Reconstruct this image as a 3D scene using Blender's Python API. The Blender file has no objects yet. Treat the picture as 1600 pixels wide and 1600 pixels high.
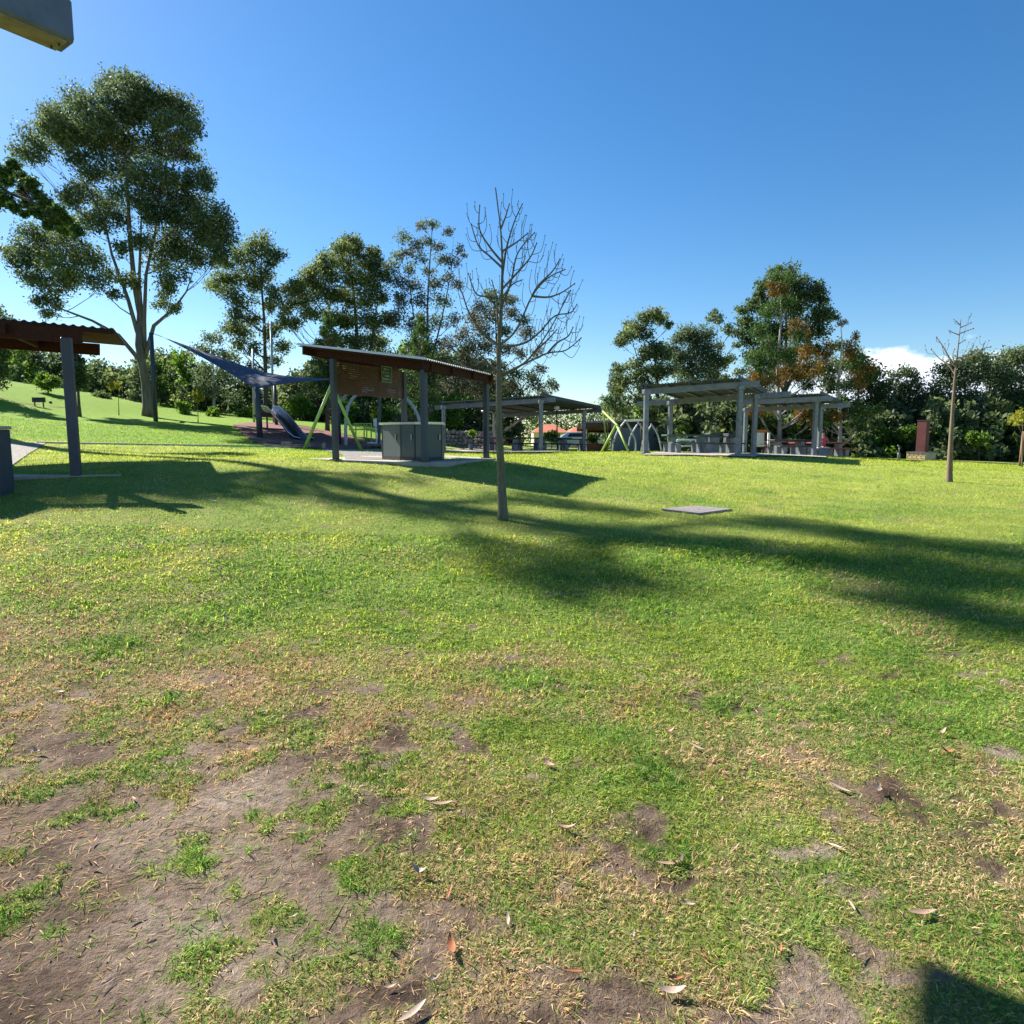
import bpy, bmesh, math, random
import numpy as np
from mathutils import Vector, Matrix, noise as mnoise
random.seed(7)
RNG = np.random.default_rng(11)
SC = bpy.context.scene
COL = SC.collection
F = 1050.0                       # focal length in photo pixels (1600 wide)
TILT = math.atan(120 / F)
EYE = 1.6
CT, ST = math.cos(TILT), math.sin(TILT)

# ------------------------------------------------------------------ camera maths
def ray(px, py):
    x = (px - 800) / F; y = (800 - py) / F
    return Vector((x, CT + y * ST, -ST + y * CT))
def P(px, py, Y):
    d = ray(px, py); t = Y / d.y
    return Vector((d.x * t, Y, EYE + d.z * t))

# ------------------------------------------------------------------ terrain
ctrl = []
for x in (-8, -3, 0, 3, 8):
    for y in (-12, -4, 1, 4): ctrl.append((x, y, 0.0))
ctrl += [(-5, 6, .18), (0, 6.5, .05), (6, 7, .08)]
for px, py, Y in [(785, 811, 10.2), (1483, 753, 17.5), (120, 741, 12.3), (0, 746, 12.3), (525, 722, 16.3), (664, 725, 15), (760, 718, 17.5), (100, 790, 10.5), (0, 791, 9.9), (-150, 800, 9.9), (400, 800, 10.4), (600, 770, 12.6), (900, 790, 11.5), (900, 850, 8.6),
                  (632, 716, 18.8), (694, 705, 35), (845, 706, 32.5), (912, 706, 38), (1008, 710, 26), (1153, 712, 25.5), (1177, 711, 28), (1046, 708, 29.5),
                  (1271, 713, 31.5), (1163, 709, 34), (520, 702, 30), (430, 699, 28), (70, 693, 24), (280, 697, 25), (235, 651, 44), (0, 601, 46),
                  (0, 650, 34), (-150, 575, 46), (120, 626, 45), (60, 672, 29), (340, 655, 45), (420, 657, 46), (500, 661, 46), (590, 666, 46), (380, 676, 35),
                  (300, 672, 34), (480, 682, 36), (700, 696, 46), (900, 702, 48), (1100, 706, 42), (1300, 715, 37), (1440, 718, 35), (1590, 727, 32),
                  (1700, 735, 30), (1060, 797, 11.6), (1300, 755, 18), (1590, 750, 19), (300, 730, 14), (300, 712, 19), (900, 735, 17), (1000, 725, 21)]:
    v = P(px, py, Y); ctrl.append((v.x, v.y, v.z))
for x, y, z in [(-90, 90, 9), (-50, 90, 4.5), (-20, 90, 1), (0, 90, -.6), (22, 90, -.7), (60, 90, 0), (90, 60, 0), (60, 40, -.1), (-70, 45, 7.0), (-40, 20, 2.6), (40, 15, .1), (-30, 0, .6), (30, 0, 0)]:
    ctrl.append((x, y, z))
CP = np.array(ctrl, float)
def _k(r2): return 0.5 * r2 * np.log(r2 + 1e-9)
_n = len(CP)
_A = _k(((CP[:, None, :2] - CP[None, :, :2]) ** 2).sum(-1)) + np.eye(_n) * 1.5
_Pm = np.c_[np.ones(_n), CP[:, :2]]
_M = np.zeros((_n + 3, _n + 3)); _M[:_n, :_n] = _A; _M[:_n, _n:] = _Pm; _M[_n:, :_n] = _Pm.T
_W = np.linalg.solve(_M, np.r_[CP[:, 2], 0, 0, 0])

def hash2(ix, iy, s):
    h = (ix * 374761393 + iy * 668265263 + s * 1442695041).astype(np.int64) & 0xffffffff
    h = ((h ^ (h >> 13)) * 1274126177) & 0xffffffff
    return ((h ^ (h >> 16)) & 0xffff) / 65535.0
def vnoise(x, y, s=0):
    ix = np.floor(x).astype(np.int64); iy = np.floor(y).astype(np.int64)
    fx = x - ix; fy = y - iy; fx = fx * fx * (3 - 2 * fx); fy = fy * fy * (3 - 2 * fy)
    a = hash2(ix, iy, s); b = hash2(ix + 1, iy, s); c = hash2(ix, iy + 1, s); d = hash2(ix + 1, iy + 1, s)
    return (a * (1 - fx) + b * fx) * (1 - fy) + (c * (1 - fx) + d * fx) * fy
def fbm(x, y, s=0, o=4):
    v = 0; a = .5; t = 0
    for i in range(o):
        v = v + a * vnoise(x * 2 ** i + 17.3 * i, y * 2 ** i - 9.1 * i, s + i); t += a; a *= .5
    return v / t
def terr(x, y):
    x = np.atleast_1d(np.asarray(x, float)); y = np.atleast_1d(np.asarray(y, float))
    out = np.empty(len(x)); 
    cx = np.clip(x, -90, 90); cy = np.clip(y, -15, 90)
    for i in range(0, len(x), 20000):
        a = cx[i:i + 20000]; b = cy[i:i + 20000]
        K = _k((a[:, None] - CP[:, 0]) ** 2 + (b[:, None] - CP[:, 1]) ** 2)
        out[i:i + 20000] = K @ _W[:_n] + _W[_n] + _W[_n + 1] * a + _W[_n + 2] * b
    near = np.clip(1 - y / 12, 0, 1)
    out += (fbm(x * 2.2, y * 2.2, 5, 3) - .5) * .05 * near + (fbm(x * .35, y * .35, 9, 2) - .5) * .10 * np.clip(1 - y / 30, 0, 1)
    return out
def tz(x, y): return float(terr(x, y)[0])
def G(px, py, tmax=120):
    d = ray(px, py); t = np.linspace(1, tmax, 3000)
    z = EYE + d.z * t - terr(d.x * t, d.y * t)
    k = np.argmax(z < 0)
    if z[k] >= 0: k = len(t) - 1
    t0 = t[max(k - 1, 0)]; t1 = t[k]
    for _ in range(12):
        m = (t0 + t1) / 2
        if EYE + d.z * m - tz(d.x * m, d.y * m) < 0: t1 = m
        else: t0 = m
    return Vector((d.x * t1, d.y * t1, EYE + d.z * t1))

# ------------------------------------------------------------------ materials
def nodes(name):
    m = bpy.data.materials.new(name); m.use_nodes = True
    nt = m.node_tree; b = nt.nodes['Principled BSDF']
    return m, nt, b
def N(nt, t, **kw):
    n = nt.nodes.new(t)
    for k, v in kw.items(): setattr(n, k, v)
    return n
def ramp(nt, src, stops):
    r = N(nt, 'ShaderNodeValToRGB'); e = r.color_ramp.elements
    while len(e) > 1: e.remove(e[-1])
    e[0].position = stops[0][0]; e[0].color = (*stops[0][1], 1)
    for p, c in stops[1:]:
        q = e.new(p); q.color = (*c, 1)
    nt.links.new(src, r.inputs[0]); return r.outputs[0]
def noise_tex(nt, scale, detail=4, rough=.55, coord='Object', dist=0, vscale=None):
    tc = N(nt, 'ShaderNodeTexCoord'); n = N(nt, 'ShaderNodeTexNoise')
    n.inputs['Scale'].default_value = scale; n.inputs['Detail'].default_value = detail
    n.inputs['Roughness'].default_value = rough; n.inputs['Distortion'].default_value = dist
    if vscale:
        mp = N(nt, 'ShaderNodeMapping'); mp.inputs['Scale'].default_value = vscale
        nt.links.new(tc.outputs[coord], mp.inputs[0]); nt.links.new(mp.outputs[0], n.inputs[0])
    else: nt.links.new(tc.outputs[coord], n.inputs[0])
    return n.outputs[0]
def bump(nt, b, src, strength, dist=.01):
    n = N(nt, 'ShaderNodeBump'); n.inputs['Strength'].default_value = strength; n.inputs['Distance'].default_value = dist
    nt.links.new(src, n.inputs['Height']); nt.links.new(n.outputs[0], b.inputs['Normal'])
def mat(name, c1, c2=None, scale=6, rough=.7, metal=0, bmp=.2, bdist=.01, vscale=None, spec=.5, stops=None):
    m, nt, b = nodes(name)
    c2 = c2 or tuple(x * .75 for x in c1)
    f = noise_tex(nt, scale, 5, .6, vscale=vscale)
    nt.links.new(ramp(nt, f, stops or [(.3, c2), (.7, c1)]), b.inputs['Base Color'])
    b.inputs['Roughness'].default_value = rough; b.inputs['Metallic'].default_value = metal
    b.inputs['Specular IOR Level'].default_value = spec
    if bmp: bump(nt, b, noise_tex(nt, scale * 6, 4, .6, vscale=vscale), bmp, bdist)
    return m
def leafmat(name, dark, mid, light, trans=.35, rough=.62, zone=.35, spec=.28):
    m, nt, b = nodes(name)
    g = N(nt, 'ShaderNodeNewGeometry'); mx = N(nt, 'ShaderNodeMath', operation='MULTIPLY_ADD')
    nz = noise_tex(nt, zone, 2, .5)
    nt.links.new(nz, mx.inputs[0]); mx.inputs[1].default_value = .9
    m2 = N(nt, 'ShaderNodeMath', operation='MULTIPLY'); nt.links.new(g.outputs['Random Per Island'], m2.inputs[0]); m2.inputs[1].default_value = .5
    nt.links.new(m2.outputs[0], mx.inputs[2])
    sub = N(nt, 'ShaderNodeMath', operation='SUBTRACT'); nt.links.new(mx.outputs[0], sub.inputs[0]); sub.inputs[1].default_value = .2
    col = ramp(nt, sub.outputs[0], [(.2, dark), (.5, mid), (.8, light)])
    nt.links.new(col, b.inputs['Base Color']); b.inputs['Roughness'].default_value = rough
    b.inputs['Specular IOR Level'].default_value = spec
    tr = N(nt, 'ShaderNodeBsdfTranslucent'); mixs = N(nt, 'ShaderNodeMixShader'); mixs.inputs[0].default_value = trans
    hs = N(nt, 'ShaderNodeHueSaturation'); hs.inputs['Hue'].default_value = .485; hs.inputs['Value'].default_value = 1.5; hs.inputs['Saturation'].default_value = 1.1
    nt.links.new(col, hs.inputs['Color']); nt.links.new(hs.outputs[0], tr.inputs[0])
    nt.links.new(b.outputs[0], mixs.inputs[1]); nt.links.new(tr.outputs[0], mixs.inputs[2])
    nt.links.new(mixs.outputs[0], nt.nodes['Material Output'].inputs['Surface'])
    return m

M = {}
M['post'] = mat('slate_paint', (.055, .066, .088), (.040, .048, .064), 3, .5, 0, .1)
M['galv'] = mat('galvanised_steel', (.20, .22, .25), (.13, .145, .17), 5, .45, .5, .1)
M['beamsteel'] = mat('weathered_galvanised_steel', (.14, .175, .21), (.085, .11, .14), 4, .5, .35, .15)
M['beamolive'] = mat('olive_steel_underside', (.30, .28, .17), (.17, .16, .10), 9, .8, 0, .2)  # olive tone given to the beam's lower face
M['pole'] = mat('pale_grey_paint', (.40, .43, .46), (.30, .33, .36), 3, .45, .1, .05)
M['timber'] = mat('red_brown_timber', (.075, .030, .018), (.042, .017, .010), 3, .8, 0, .3, vscale=(6, 1, 6), spec=.08)
M['slat'] = mat('brown_timber_slat', (.11, .048, .027), (.06, .026, .015), 5, .6, 0, .3)
M['roofm'] = mat('weathered_roof_sheet', (.50, .52, .53), (.34, .35, .36), 2, .45, .4, .1)
M['roofdark'] = mat('green_grey_roof_sheet', (.10, .125, .11), (.06, .08, .07), 2, .8, .0, .1, spec=.15)
M['cab'] = mat('green_grey_cabinet', (.075, .10, .098), (.058, .08, .078), 2, .5, 0, .05)
M['steel'] = mat('brushed_steel', (.55, .55, .54), (.40, .40, .40), 20, .3, .9, .05)
M['conc'] = mat('concrete', (.46, .41, .35), (.32, .28, .24), 3, .85, 0, .4)
M['kerb'] = mat('pale_concrete_edge', (.50, .47, .40), (.36, .33, .28), 3, .85, 0, .3)
M['asph'] = mat('grey_asphalt', (.25, .215, .21), (.17, .145, .145), 12, .9, 0, .5)
M['rubber'] = mat('red_rubber_softfall', (.21, .075, .055), (.14, .048, .036), 2, .9, 0, .3)
M['sail'] = mat('navy_shade_cloth', (.055, .072, .115), (.04, .052, .085), 2, .8, 0, .05)
M['lime'] = mat('lime_green_paint', (.45, .60, .10), (.36, .50, .07), 4, .4, 0, .05)
M['slide'] = mat('dark_slide_steel', (.10, .11, .15), (.06, .065, .09), 2, .25, .5, .02)
M['sand'] = mat('sandstone_block', (.52, .38, .25), (.34, .24, .15), 2.5, .9, 0, .6, .03)
M['rock'] = mat('pink_grey_rock', (.50, .38, .32), (.20, .15, .13), 1.3, .9, 0, .7, .05)
M['tgreen'] = mat('green_tabletop', (.05, .12, .085), (.035, .09, .06), 4, .4, 0, .05)
M['tred'] = mat('red_tabletop', (.24, .055, .05), (.17, .04, .035), 4, .4, 0, .05)
M['tdark'] = mat('dark_stained_tabletop', (.06, .06, .065), (.04, .04, .045), 4, .5, 0, .05)
M['white'] = mat('white_board', (.78, .79, .82), (.70, .71, .74), 2, .5, 0, .03)
M['orange'] = mat('orange_board', (.55, .20, .04), (.42, .14, .03), 3, .6, 0, .05)
M['rust'] = mat('rust_red_steel', (.15, .038, .034), (.09, .022, .02), 2, .7, .1, .2)
M['sandbrick'] = mat('cream_sandstone', (.68, .52, .30), (.48, .33, .18), 3, .9, 0, .5, .02)
M['tile'] = mat('terracotta_roof_tile', (.52, .15, .065), (.36, .10, .045), .6, .8, 0, .3)
M['greytile'] = mat('grey_roof_tile', (.22, .22, .24), (.15, .15, .17), .6, .8, 0, .3)
M['wall'] = mat('cream_render', (.62, .58, .50), (.55, .5, .43), .5, .8, 0, .1)
M['brickw'] = mat('red_brick', (.28, .12, .08), (.18, .07, .05), 3, .85, 0, .2)
M['glass'] = mat('dark_window_glass', (.04, .05, .06), (.03, .035, .04), 1, .1, 0, 0)
M['carw'] = mat('white_car_paint', (.75, .76, .78), (.72, .73, .75), 1, .25, 0, 0)
M['tyre'] = mat('black_rubber', (.03, .03, .03), (.02, .02, .02), 5, .8, 0, .1)
M['corr'] = mat('grey_corrugated_cladding', (.21, .22, .24), (.15, .16, .175), 2, .6, .1, .1)
M['signg'] = mat('dark_green_sign', (.02, .085, .055), (.015, .06, .04), 2, .5, 0, .03)
M['signw'] = mat('pale_green_lettering', (.35, .45, .38), (.3, .4, .33), 2, .5, 0, 0)
M['dark'] = mat('dark_plate', (.035, .04, .04), (.025, .03, .03), 3, .6, 0, .1)
M['skin'] = mat('skin', (.45, .27, .19), (.40, .23, .16), 4, .6, 0, 0)
M['pink'] = mat('pink_cloth', (.65, .12, .16), (.55, .09, .13), 6, .8, 0, .1)
M['hair'] = mat('brown_hair', (.07, .04, .025), (.04, .025, .015), 20, .7, 0, .2)
M['wood'] = mat('weathered_grey_timber', (.36, .32, .305), (.19, .16, .15), 6, .9, 0, .6, .01, vscale=(8, 1, 8))
M['brownpost'] = mat('brown_stake', (.25, .14, .08), (.16, .09, .05), 4, .8, 0, .3)
M['chain'] = mat('steel_chain', (.3, .3, .32), None, 9, .4, .8, 0)
M['bark_gum'] = mat('smooth_gum_bark', (.19, .165, .145), (.075, .062, .055), 1.2, .85, 0, .4, .03, vscale=(3, 3, .5))
M['bark_pale'] = mat('pale_gum_bark', (.50, .46, .42), (.26, .22, .20), 1.2, .85, 0, .4, .03, vscale=(3, 3, .5))
M['bark_dark'] = mat('dark_bark', (.13, .10, .085), (.07, .055, .045), 3, .9, 0, .6, .03, vscale=(3, 3, .6))
M['bark_bare'] = mat('olive_bark', (.19, .175, .10), (.10, .088, .062), 5, .85, 0, .5, .012, vscale=(4, 4, .7))
M['bark_sap'] = mat('brown_sapling_bark', (.24, .17, .11), (.14, .10, .07), 5, .85, 0, .4, .01, vscale=(4, 4, .8))
M['leaf_gum'] = leafmat('gum_leaf', (.042, .068, .036), (.085, .13, .060), (.19, .235, .10), .40)
M['leaf_deep'] = leafmat('deep_green_leaf', (.034, .058, .028), (.070, .115, .042), (.17, .235, .07), .40)
M['leaf_olive'] = leafmat('olive_gum_leaf', (.048, .074, .032), (.11, .155, .06), (.25, .30, .115), .42)
M['leaf_wisp'] = leafmat('grey_brown_leaf', (.050, .058, .034), (.10, .11, .062), (.19, .19, .11), .38)
M['leaf_bright'] = leafmat('bright_green_leaf', (.045, .095, .018), (.10, .19, .032), (.21, .34, .06), .45)
M['leaf_pine'] = leafmat('pine_needle', (.024, .055, .018), (.05, .105, .026), (.11, .19, .04), .32)
M['leaf_rust'] = leafmat('rust_tipped_needle', (.05, .06, .012), (.15, .12, .02), (.36, .15, .02), .3, zone=.9)
M['leaf_yellow'] = leafmat('yellow_young_leaf', (.12, .14, .025), (.26, .28, .04), (.42, .42, .08), .4)
M['leaf_fig'] = leafmat('grey_green_leaf', (.050, .082, .040), (.105, .15, .07), (.22, .27, .13), .42)

# ------------------------------------------------------------------ object helpers
def tag(o, label=None, cat=None, group=None, kind=None):
    if label: o['label'] = label
    if cat: o['category'] = cat
    if group: o['group'] = group
    if kind: o['kind'] = kind
    return o
def empty(name, loc, label, cat, group=None, rz=0):
    o = bpy.data.objects.new(name, None); COL.objects.link(o); o.location = loc; o.rotation_euler.z = rz
    o.empty_display_size = .1
    return tag(o, label, cat, group)
class MB:
    """collects shapes in world coordinates (or local to its parent's base) into one mesh"""
    def __init__(s): s.v = []; s.f = []; s.sm = []; s.cuts = []
    def add(s, v, f, smooth=False):
        n = len(s.v); s.v += [tuple(a) for a in v]; s.f += [tuple(i + n for i in q) for q in f]; s.sm += [smooth] * len(f); s.cuts.append((len(v), len(f)))
    def hexa(s, p):   # 8 points: bottom 4 ccw, top 4 ccw
        s.add(p, [(3, 2, 1, 0), (4, 5, 6, 7), (0, 1, 5, 4), (1, 2, 6, 5), (2, 3, 7, 6), (3, 0, 4, 7)])
    def box(s, c, size, rz=0, bev=0):
        c = Vector(c); hx, hy, hz = size[0] / 2, size[1] / 2, size[2] / 2; R = Matrix.Rotation(rz, 3, 'Z')
        if bev:
            b = bev; vs = []; 
            ring = [(-hx + b, -hy), (hx - b, -hy), (hx, -hy + b), (hx, hy - b), (hx - b, hy), (-hx + b, hy), (-hx, hy - b), (-hx, -hy + b)]
            ring2 = [(x * (1 - b / hx), y * (1 - b / hy)) for x, y in ring]
            rows = [(ring2, -hz), (ring, -hz + b), (ring, hz - b), (ring2, hz)]
            for rg, z in rows:
                for x, y in rg: vs.append(c + R @ Vector((x, y, z)))
            fs = [tuple(reversed(range(8))), tuple(range(24, 32))]
            for r in range(3):
                for i in range(8): j = (i + 1) % 8; fs.append((r * 8 + i, r * 8 + j, r * 8 + 8 + j, r * 8 + 8 + i))
            s.add(vs, fs); return
        pts = [c + R @ Vector((x, y, z)) for z in (-hz, hz) for x, y in ((-hx, -hy), (hx, -hy), (hx, hy), (-hx, hy))]
        s.hexa(pts)
    def beam(s, a, b, w, h, up=Vector((0, 0, 1))):
        a = Vector(a); b = Vector(b); d = (b - a).normalized(); sd = d.cross(up).normalized(); u = sd.cross(d).normalized()
        pts = []
        for q in (-h / 2, h / 2):
            for e, k in ((a, -1), (a, 1), (b, 1), (b, -1)): pts.append(e + sd * k * w / 2 + u * q)
        s.hexa(pts)
    def tube(s, pts, rad, n=8, cap=True, smooth=True):
        pts = [Vector(p) for p in pts]
        if not hasattr(rad, '__len__'): rad = [rad] * len(pts)
        vs = []; fs = []
        d0 = (pts[1] - pts[0]).normalized(); ref = Vector((0, 0, 1)) if abs(d0.z) < .9 else Vector((1, 0, 0))
        u = d0.cross(ref).normalized()
        for i, p in enumerate(pts):
            d = (pts[min(i + 1, len(pts) - 1)] - pts[max(i - 1, 0)]).normalized()
            u = (u - d * u.dot(d)).normalized(); w = d.cross(u)
            for k in range(n):
                a = 2 * math.pi * k / n; vs.append(p + (u * math.cos(a) + w * math.sin(a)) * rad[i])
        for i in range(len(pts) - 1):
            for k in range(n):
                j = (k + 1) % n; fs.append((i * n + k, i * n + j, (i + 1) * n + j, (i + 1) * n + k))
        if cap: fs.append(tuple(reversed(range(n)))); fs.append(tuple(range(len(vs) - n, len(vs))))
        s.add(vs, fs, smooth)
    def build(s, name, m, parent=None):
        me = bpy.data.meshes.new(name)
        off = Vector(parent.location) if parent is not None else Vector((0, 0, 0))
        if parent is not None and parent.parent is not None: off = Vector(parent.parent.location) + off
        R = None
        if parent is not None and parent.rotation_euler.z: R = Matrix.Rotation(-parent.rotation_euler.z, 3, 'Z')
        vv = [(Vector(v) - off) for v in s.v]
        if R: vv = [R @ v for v in vv]
        me.from_pydata([tuple(v) for v in vv], [], s.f)
        me.polygons.foreach_set('use_smooth', s.sm)
        me.materials.append(M[m] if isinstance(m, str) else m)
        o = bpy.data.objects.new(name, me); COL.objects.link(o)
        if parent is not None: o.parent = parent
        return o
def each(mb, name, m, parent):
    """every added piece becomes an object of its own"""
    out = []; vo = 0; fi = 0
    for nv, nf in mb.cuts:
        q = MB(); q.v = mb.v[vo:vo + nv]; q.f = [tuple(i - vo for i in f) for f in mb.f[fi:fi + nf]]; q.sm = mb.sm[fi:fi + nf]
        out.append(q.build(name, m, parent)); vo += nv; fi += nf
    return out
def solo(mb, name, m, base, label, cat, group=None):
    """a thing that is one mesh, with its origin at its base"""
    base = Vector(base); o = MB.build(mb, name, m)
    for v in o.data.vertices: v.co -= base
    o.location = base
    return tag(o, label, cat, group)
def np_mesh(name, V, Fc, mats, k, matidx=None, parent=None, smooth=False):
    """V (n,3) float, Fc (m,k) int"""
    me = bpy.data.meshes.new(name); V = np.ascontiguousarray(V, np.float32); Fc = np.ascontiguousarray(Fc, np.int32)
    if parent is not None: V = V - np.array(parent.location, np.float32)
    me.vertices.add(len(V)); me.vertices.foreach_set('co', V.ravel())
    me.loops.add(Fc.size); me.loops.foreach_set('vertex_index', Fc.ravel())
    me.polygons.add(len(Fc)); me.polygons.foreach_set('loop_start', np.arange(0, Fc.size, k, dtype=np.int32))
    if matidx is not None: me.polygons.foreach_set('material_index', matidx.astype(np.int32))
    if smooth: me.polygons.foreach_set('use_smooth', np.ones(len(Fc), bool))
    for m in mats: me.materials.append(m)
    me.update(calc_edges=True); me.validate()
    o = bpy.data.objects.new(name, me); COL.objects.link(o)
    if parent is not None: o.parent = parent
    return o
def copy_tree(o, parent=None):
    c = o.copy(); COL.objects.link(c)
    if parent is not None: c.parent = parent
    for ch in list(o.children): copy_tree(ch, c)
    return c

# ------------------------------------------------------------------ trees
def leaf_quads(C, size, asp=2.2, droop=.0):
    n = len(C)
    a = RNG.normal(size=(n, 3)); a[:, 2] -= droop; a /= np.linalg.norm(a, axis=1)[:, None]
    b = RNG.normal(size=(n, 3)); b -= a * (a * b).sum(1)[:, None]; b /= np.linalg.norm(b, axis=1)[:, None]
    s = size * RNG.uniform(.6, 1.3, (n, 1))
    V = np.stack([C - a * s * .5, C + b * s / asp * .5, C + a * s * .5, C - b * s / asp * .5], 1).reshape(-1, 3)
    return V, np.arange(4 * n).reshape(n, 4)
def clump_pts(c, r, n, flat=.8, sub=9, subr=.33):
    c = np.array(c); k = max(3, sub)
    d = RNG.normal(size=(k, 3)); d /= np.linalg.norm(d, axis=1)[:, None]
    d[:, 2] = d[:, 2] * .9 + .05
    S = c + d * r * RNG.uniform(.35, .85, (k, 1)) * np.array([1, 1, flat])
    pick = RNG.integers(0, k, n)
    return S[pick] + RNG.normal(size=(n, 3)) * r * subr * np.array([1, 1, .85])
def limb(mb, a, b, r0, r1, bend=.15, n=6, sides=6, sag=None):
    a = Vector(a); b = Vector(b); L = (b - a).length
    off = Vector((random.uniform(-1, 1), random.uniform(-1, 1), 0)) * L * bend * .4
    mid = (a + b) / 2 + off + Vector((0, 0, -L * bend if sag is None else sag * L))
    pts = []
    for i in range(n + 1):
        t = i / n; p = a * (1 - t) ** 2 + mid * 2 * t * (1 - t) + b * t * t
        if 0 < i < n: p = p + Vector((random.uniform(-1, 1), random.uniform(-1, 1), random.uniform(-1, 1))) * L * .012
        pts.append(p)
    mb.tube(pts, [r0 + (r1 - r0) * i / n for i in range(n + 1)], sides, cap=False)
    return pts
def tree(name, label, cat, base, Y, trunk, clumps, leaf, bark, r0=.3, lsize=.25, dens=1.0, group=None, depth=.5, flat=.8,
         asp=2.2, droop=.3, sub=9, subr=.33, leaf2=None, attach=(.25, .8), minr=.012, second=None, p2=.3, rs=1.0):
    """trunk: list of (px,py) from base to top at depth Y; clumps: (px,py,r_px)."""
    gz = P(base[0], base[1], Y); g = Vector((gz.x, gz.y, tz(gz.x, gz.y) - .1))
    root = empty(name, g, label, cat, group)
    mb = MB(); ppm = F / Y
    lines = []
    for tr in [trunk] + (second or []):
        tp = [g] if tr is trunk else [P(*tr[0], Y)]
        for i, q in enumerate(tr if tr is trunk else tr[1:]):
            v = P(q[0], q[1], Y); v.y += random.uniform(-.4, .4) * (0 if tr is trunk and i < 1 else 1); tp.append(v)
        nn = len(tp); rr0 = r0 * .8 if tr is trunk else r0 * .4
        sm = []
        for i in range(nn - 1):
            for t in (0, .34, .67): sm.append(tp[i].lerp(tp[i + 1], t))
        sm.append(tp[-1])
        rad = [max(minr, rr0 * (1 - .9 * (i / (len(sm) - 1)) ** .85)) for i in range(len(sm))]
        if tr is trunk: rad[0] *= 1.35; rad[1] *= 1.05
        mb.tube(sm, rad, 9, cap=True); lines += [(sm[i], rad[i]) for i in range(len(sm))]
    zs = [l[0].z for l in lines]; ztop = max(zs); zlo = g.z
    pts1 = []; pts2 = []
    for (px, py, r) in clumps:
        rm = r / ppm * rs
        c = P(px, py, Y); dx = RNG.uniform(-1, 1) * depth
        spread = max(1.0, (ztop - zlo) * .16)
        k = 1 + dx * spread / Y
        c2 = Vector((c.x * k, c.y * k, EYE + (c.z - EYE) * k))
        # attach at a trunk point lower than the clump
        best = None; bd = 1e9
        for (q, rq) in lines[1:]:
            if q.z > c2.z - rm * .3: continue
            hd = math.hypot(q.x - c2.x, q.y - c2.y); dz = c2.z - q.z
            cost = abs(dz - hd * 1.0) + .35 * (hd + dz)
            if cost < bd: bd = cost; best = (q, rq)
        if best is None: best = lines[min(3, len(lines) - 1)]
        pl = limb(mb, best[0], c2 + Vector((0, 0, -rm * .2)), max(minr, min(best[1] * .45, (c2 - best[0]).length * .013 + .012)), minr * .8, .13)
        for q in range(4):
            e = c2 + Vector((random.uniform(-1, 1), random.uniform(-1, 1), random.uniform(-.2, 1))) * rm * .75
            limb(mb, pl[3 + q % 3], e, minr * 1.3, minr * .5, .1, 3, 4)
        n = int(dens * 62 * (rm / lsize) ** 2) + 16
        cp = clump_pts(c2, rm * 1.25, n, flat, sub, subr)
        if leaf2 and random.random() < p2: pts2.append(cp)
        else: pts1.append(cp)
    mb.build('trunk', bark, root)
    A = np.concatenate(pts1); mats = [M[leaf]]; idx = None
    if leaf2 and pts2:
        B = np.concatenate(pts2); mats.append(M[leaf2]); idx = np.r_[np.zeros(len(A)), np.ones(len(B))]; A = np.r_[A, B]
    V, Q = leaf_quads(A, lsize, asp, droop)
    np_mesh('crown', V, Q, mats, 4, idx, root)
    return root

# ================================================================== GROUND
NG = 620
u = np.linspace(-1, 1, NG); xs = 1.6 * np.sinh(6.6 * u) * (700 / (1.6 * math.sinh(6.6)))
ys = 2.6 + xs
X, Yg = np.meshgrid(xs, ys); X = X.ravel(); Yg = Yg.ravel()
def bare(x, y):
    e1 = np.sqrt(((x + 1.75) / 1.55) ** 2 + ((y - 2.1) / 1.45) ** 2)
    b = np.clip(1.3 - e1, 0, 1)
    e2 = np.sqrt(((x + 3.6) / 1.5) ** 2 + ((y - 3.4) / 1.0) ** 2); b = np.maximum(b, np.clip(1.1 - e2, 0, 1) * .8)
    e3 = np.sqrt(((x + .35) / .8) ** 2 + ((y - 2.5) / .7) ** 2); b = np.maximum(b, np.clip(1.2 - e3, 0, 1) * .5)
    e4 = np.sqrt(((x - .55) / .5) ** 2 + ((y - 1.65) / .22) ** 2); b = np.maximum(b, np.clip(1.2 - e4, 0, 1) * .75)
    e5 = np.sqrt(((x + .0) / .55) ** 2 + ((y - 1.6) / .3) ** 2); b = np.maximum(b, np.clip(1.2 - e5, 0, 1) * .6)
    return b
def dryf(x, y):
    d = np.clip(1.2 - (y - 1.0) / 4.6 - (x) * .10, 0, 1)
    e = np.sqrt(((x + 2.5) / 3.5) ** 2 + ((y - 4.3) / 1.6) ** 2)
    return np.clip(d * .55 + np.clip(1 - e, 0, 1) * .30 + (fbm(x * .9, y * .9, 61, 4) - .5) * 1.0 + (fbm(x * 3.5, y * 3.5, 63, 3) - .5) * 1.3 * np.clip(1.4 - y / 7, 0, 1), 0, 1)
def cover(x, y):
    b = bare(x, y)
    n = fbm(x * 3.4, y * 3.4, 21, 4) * .55 + fbm(x * 12, y * 12, 33, 3) * .45
    n = .5 + (n - .5) * 1.4
    th = b * .36 + .19 + .17 * np.clip(1.35 - y / 5, 0, 1)
    return np.clip((n - th + .05) / .12, 0, 1)
Z = terr(X, Yg); cov = cover(X, Yg); dr = dryf(X, Yg)
ii = np.arange(NG * NG).reshape(NG, NG)
Q = np.stack([ii[:-1, :-1].ravel(), ii[:-1, 1:].ravel(), ii[1:, 1:].ravel(), ii[1:, :-1].ravel()], 1)

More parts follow.
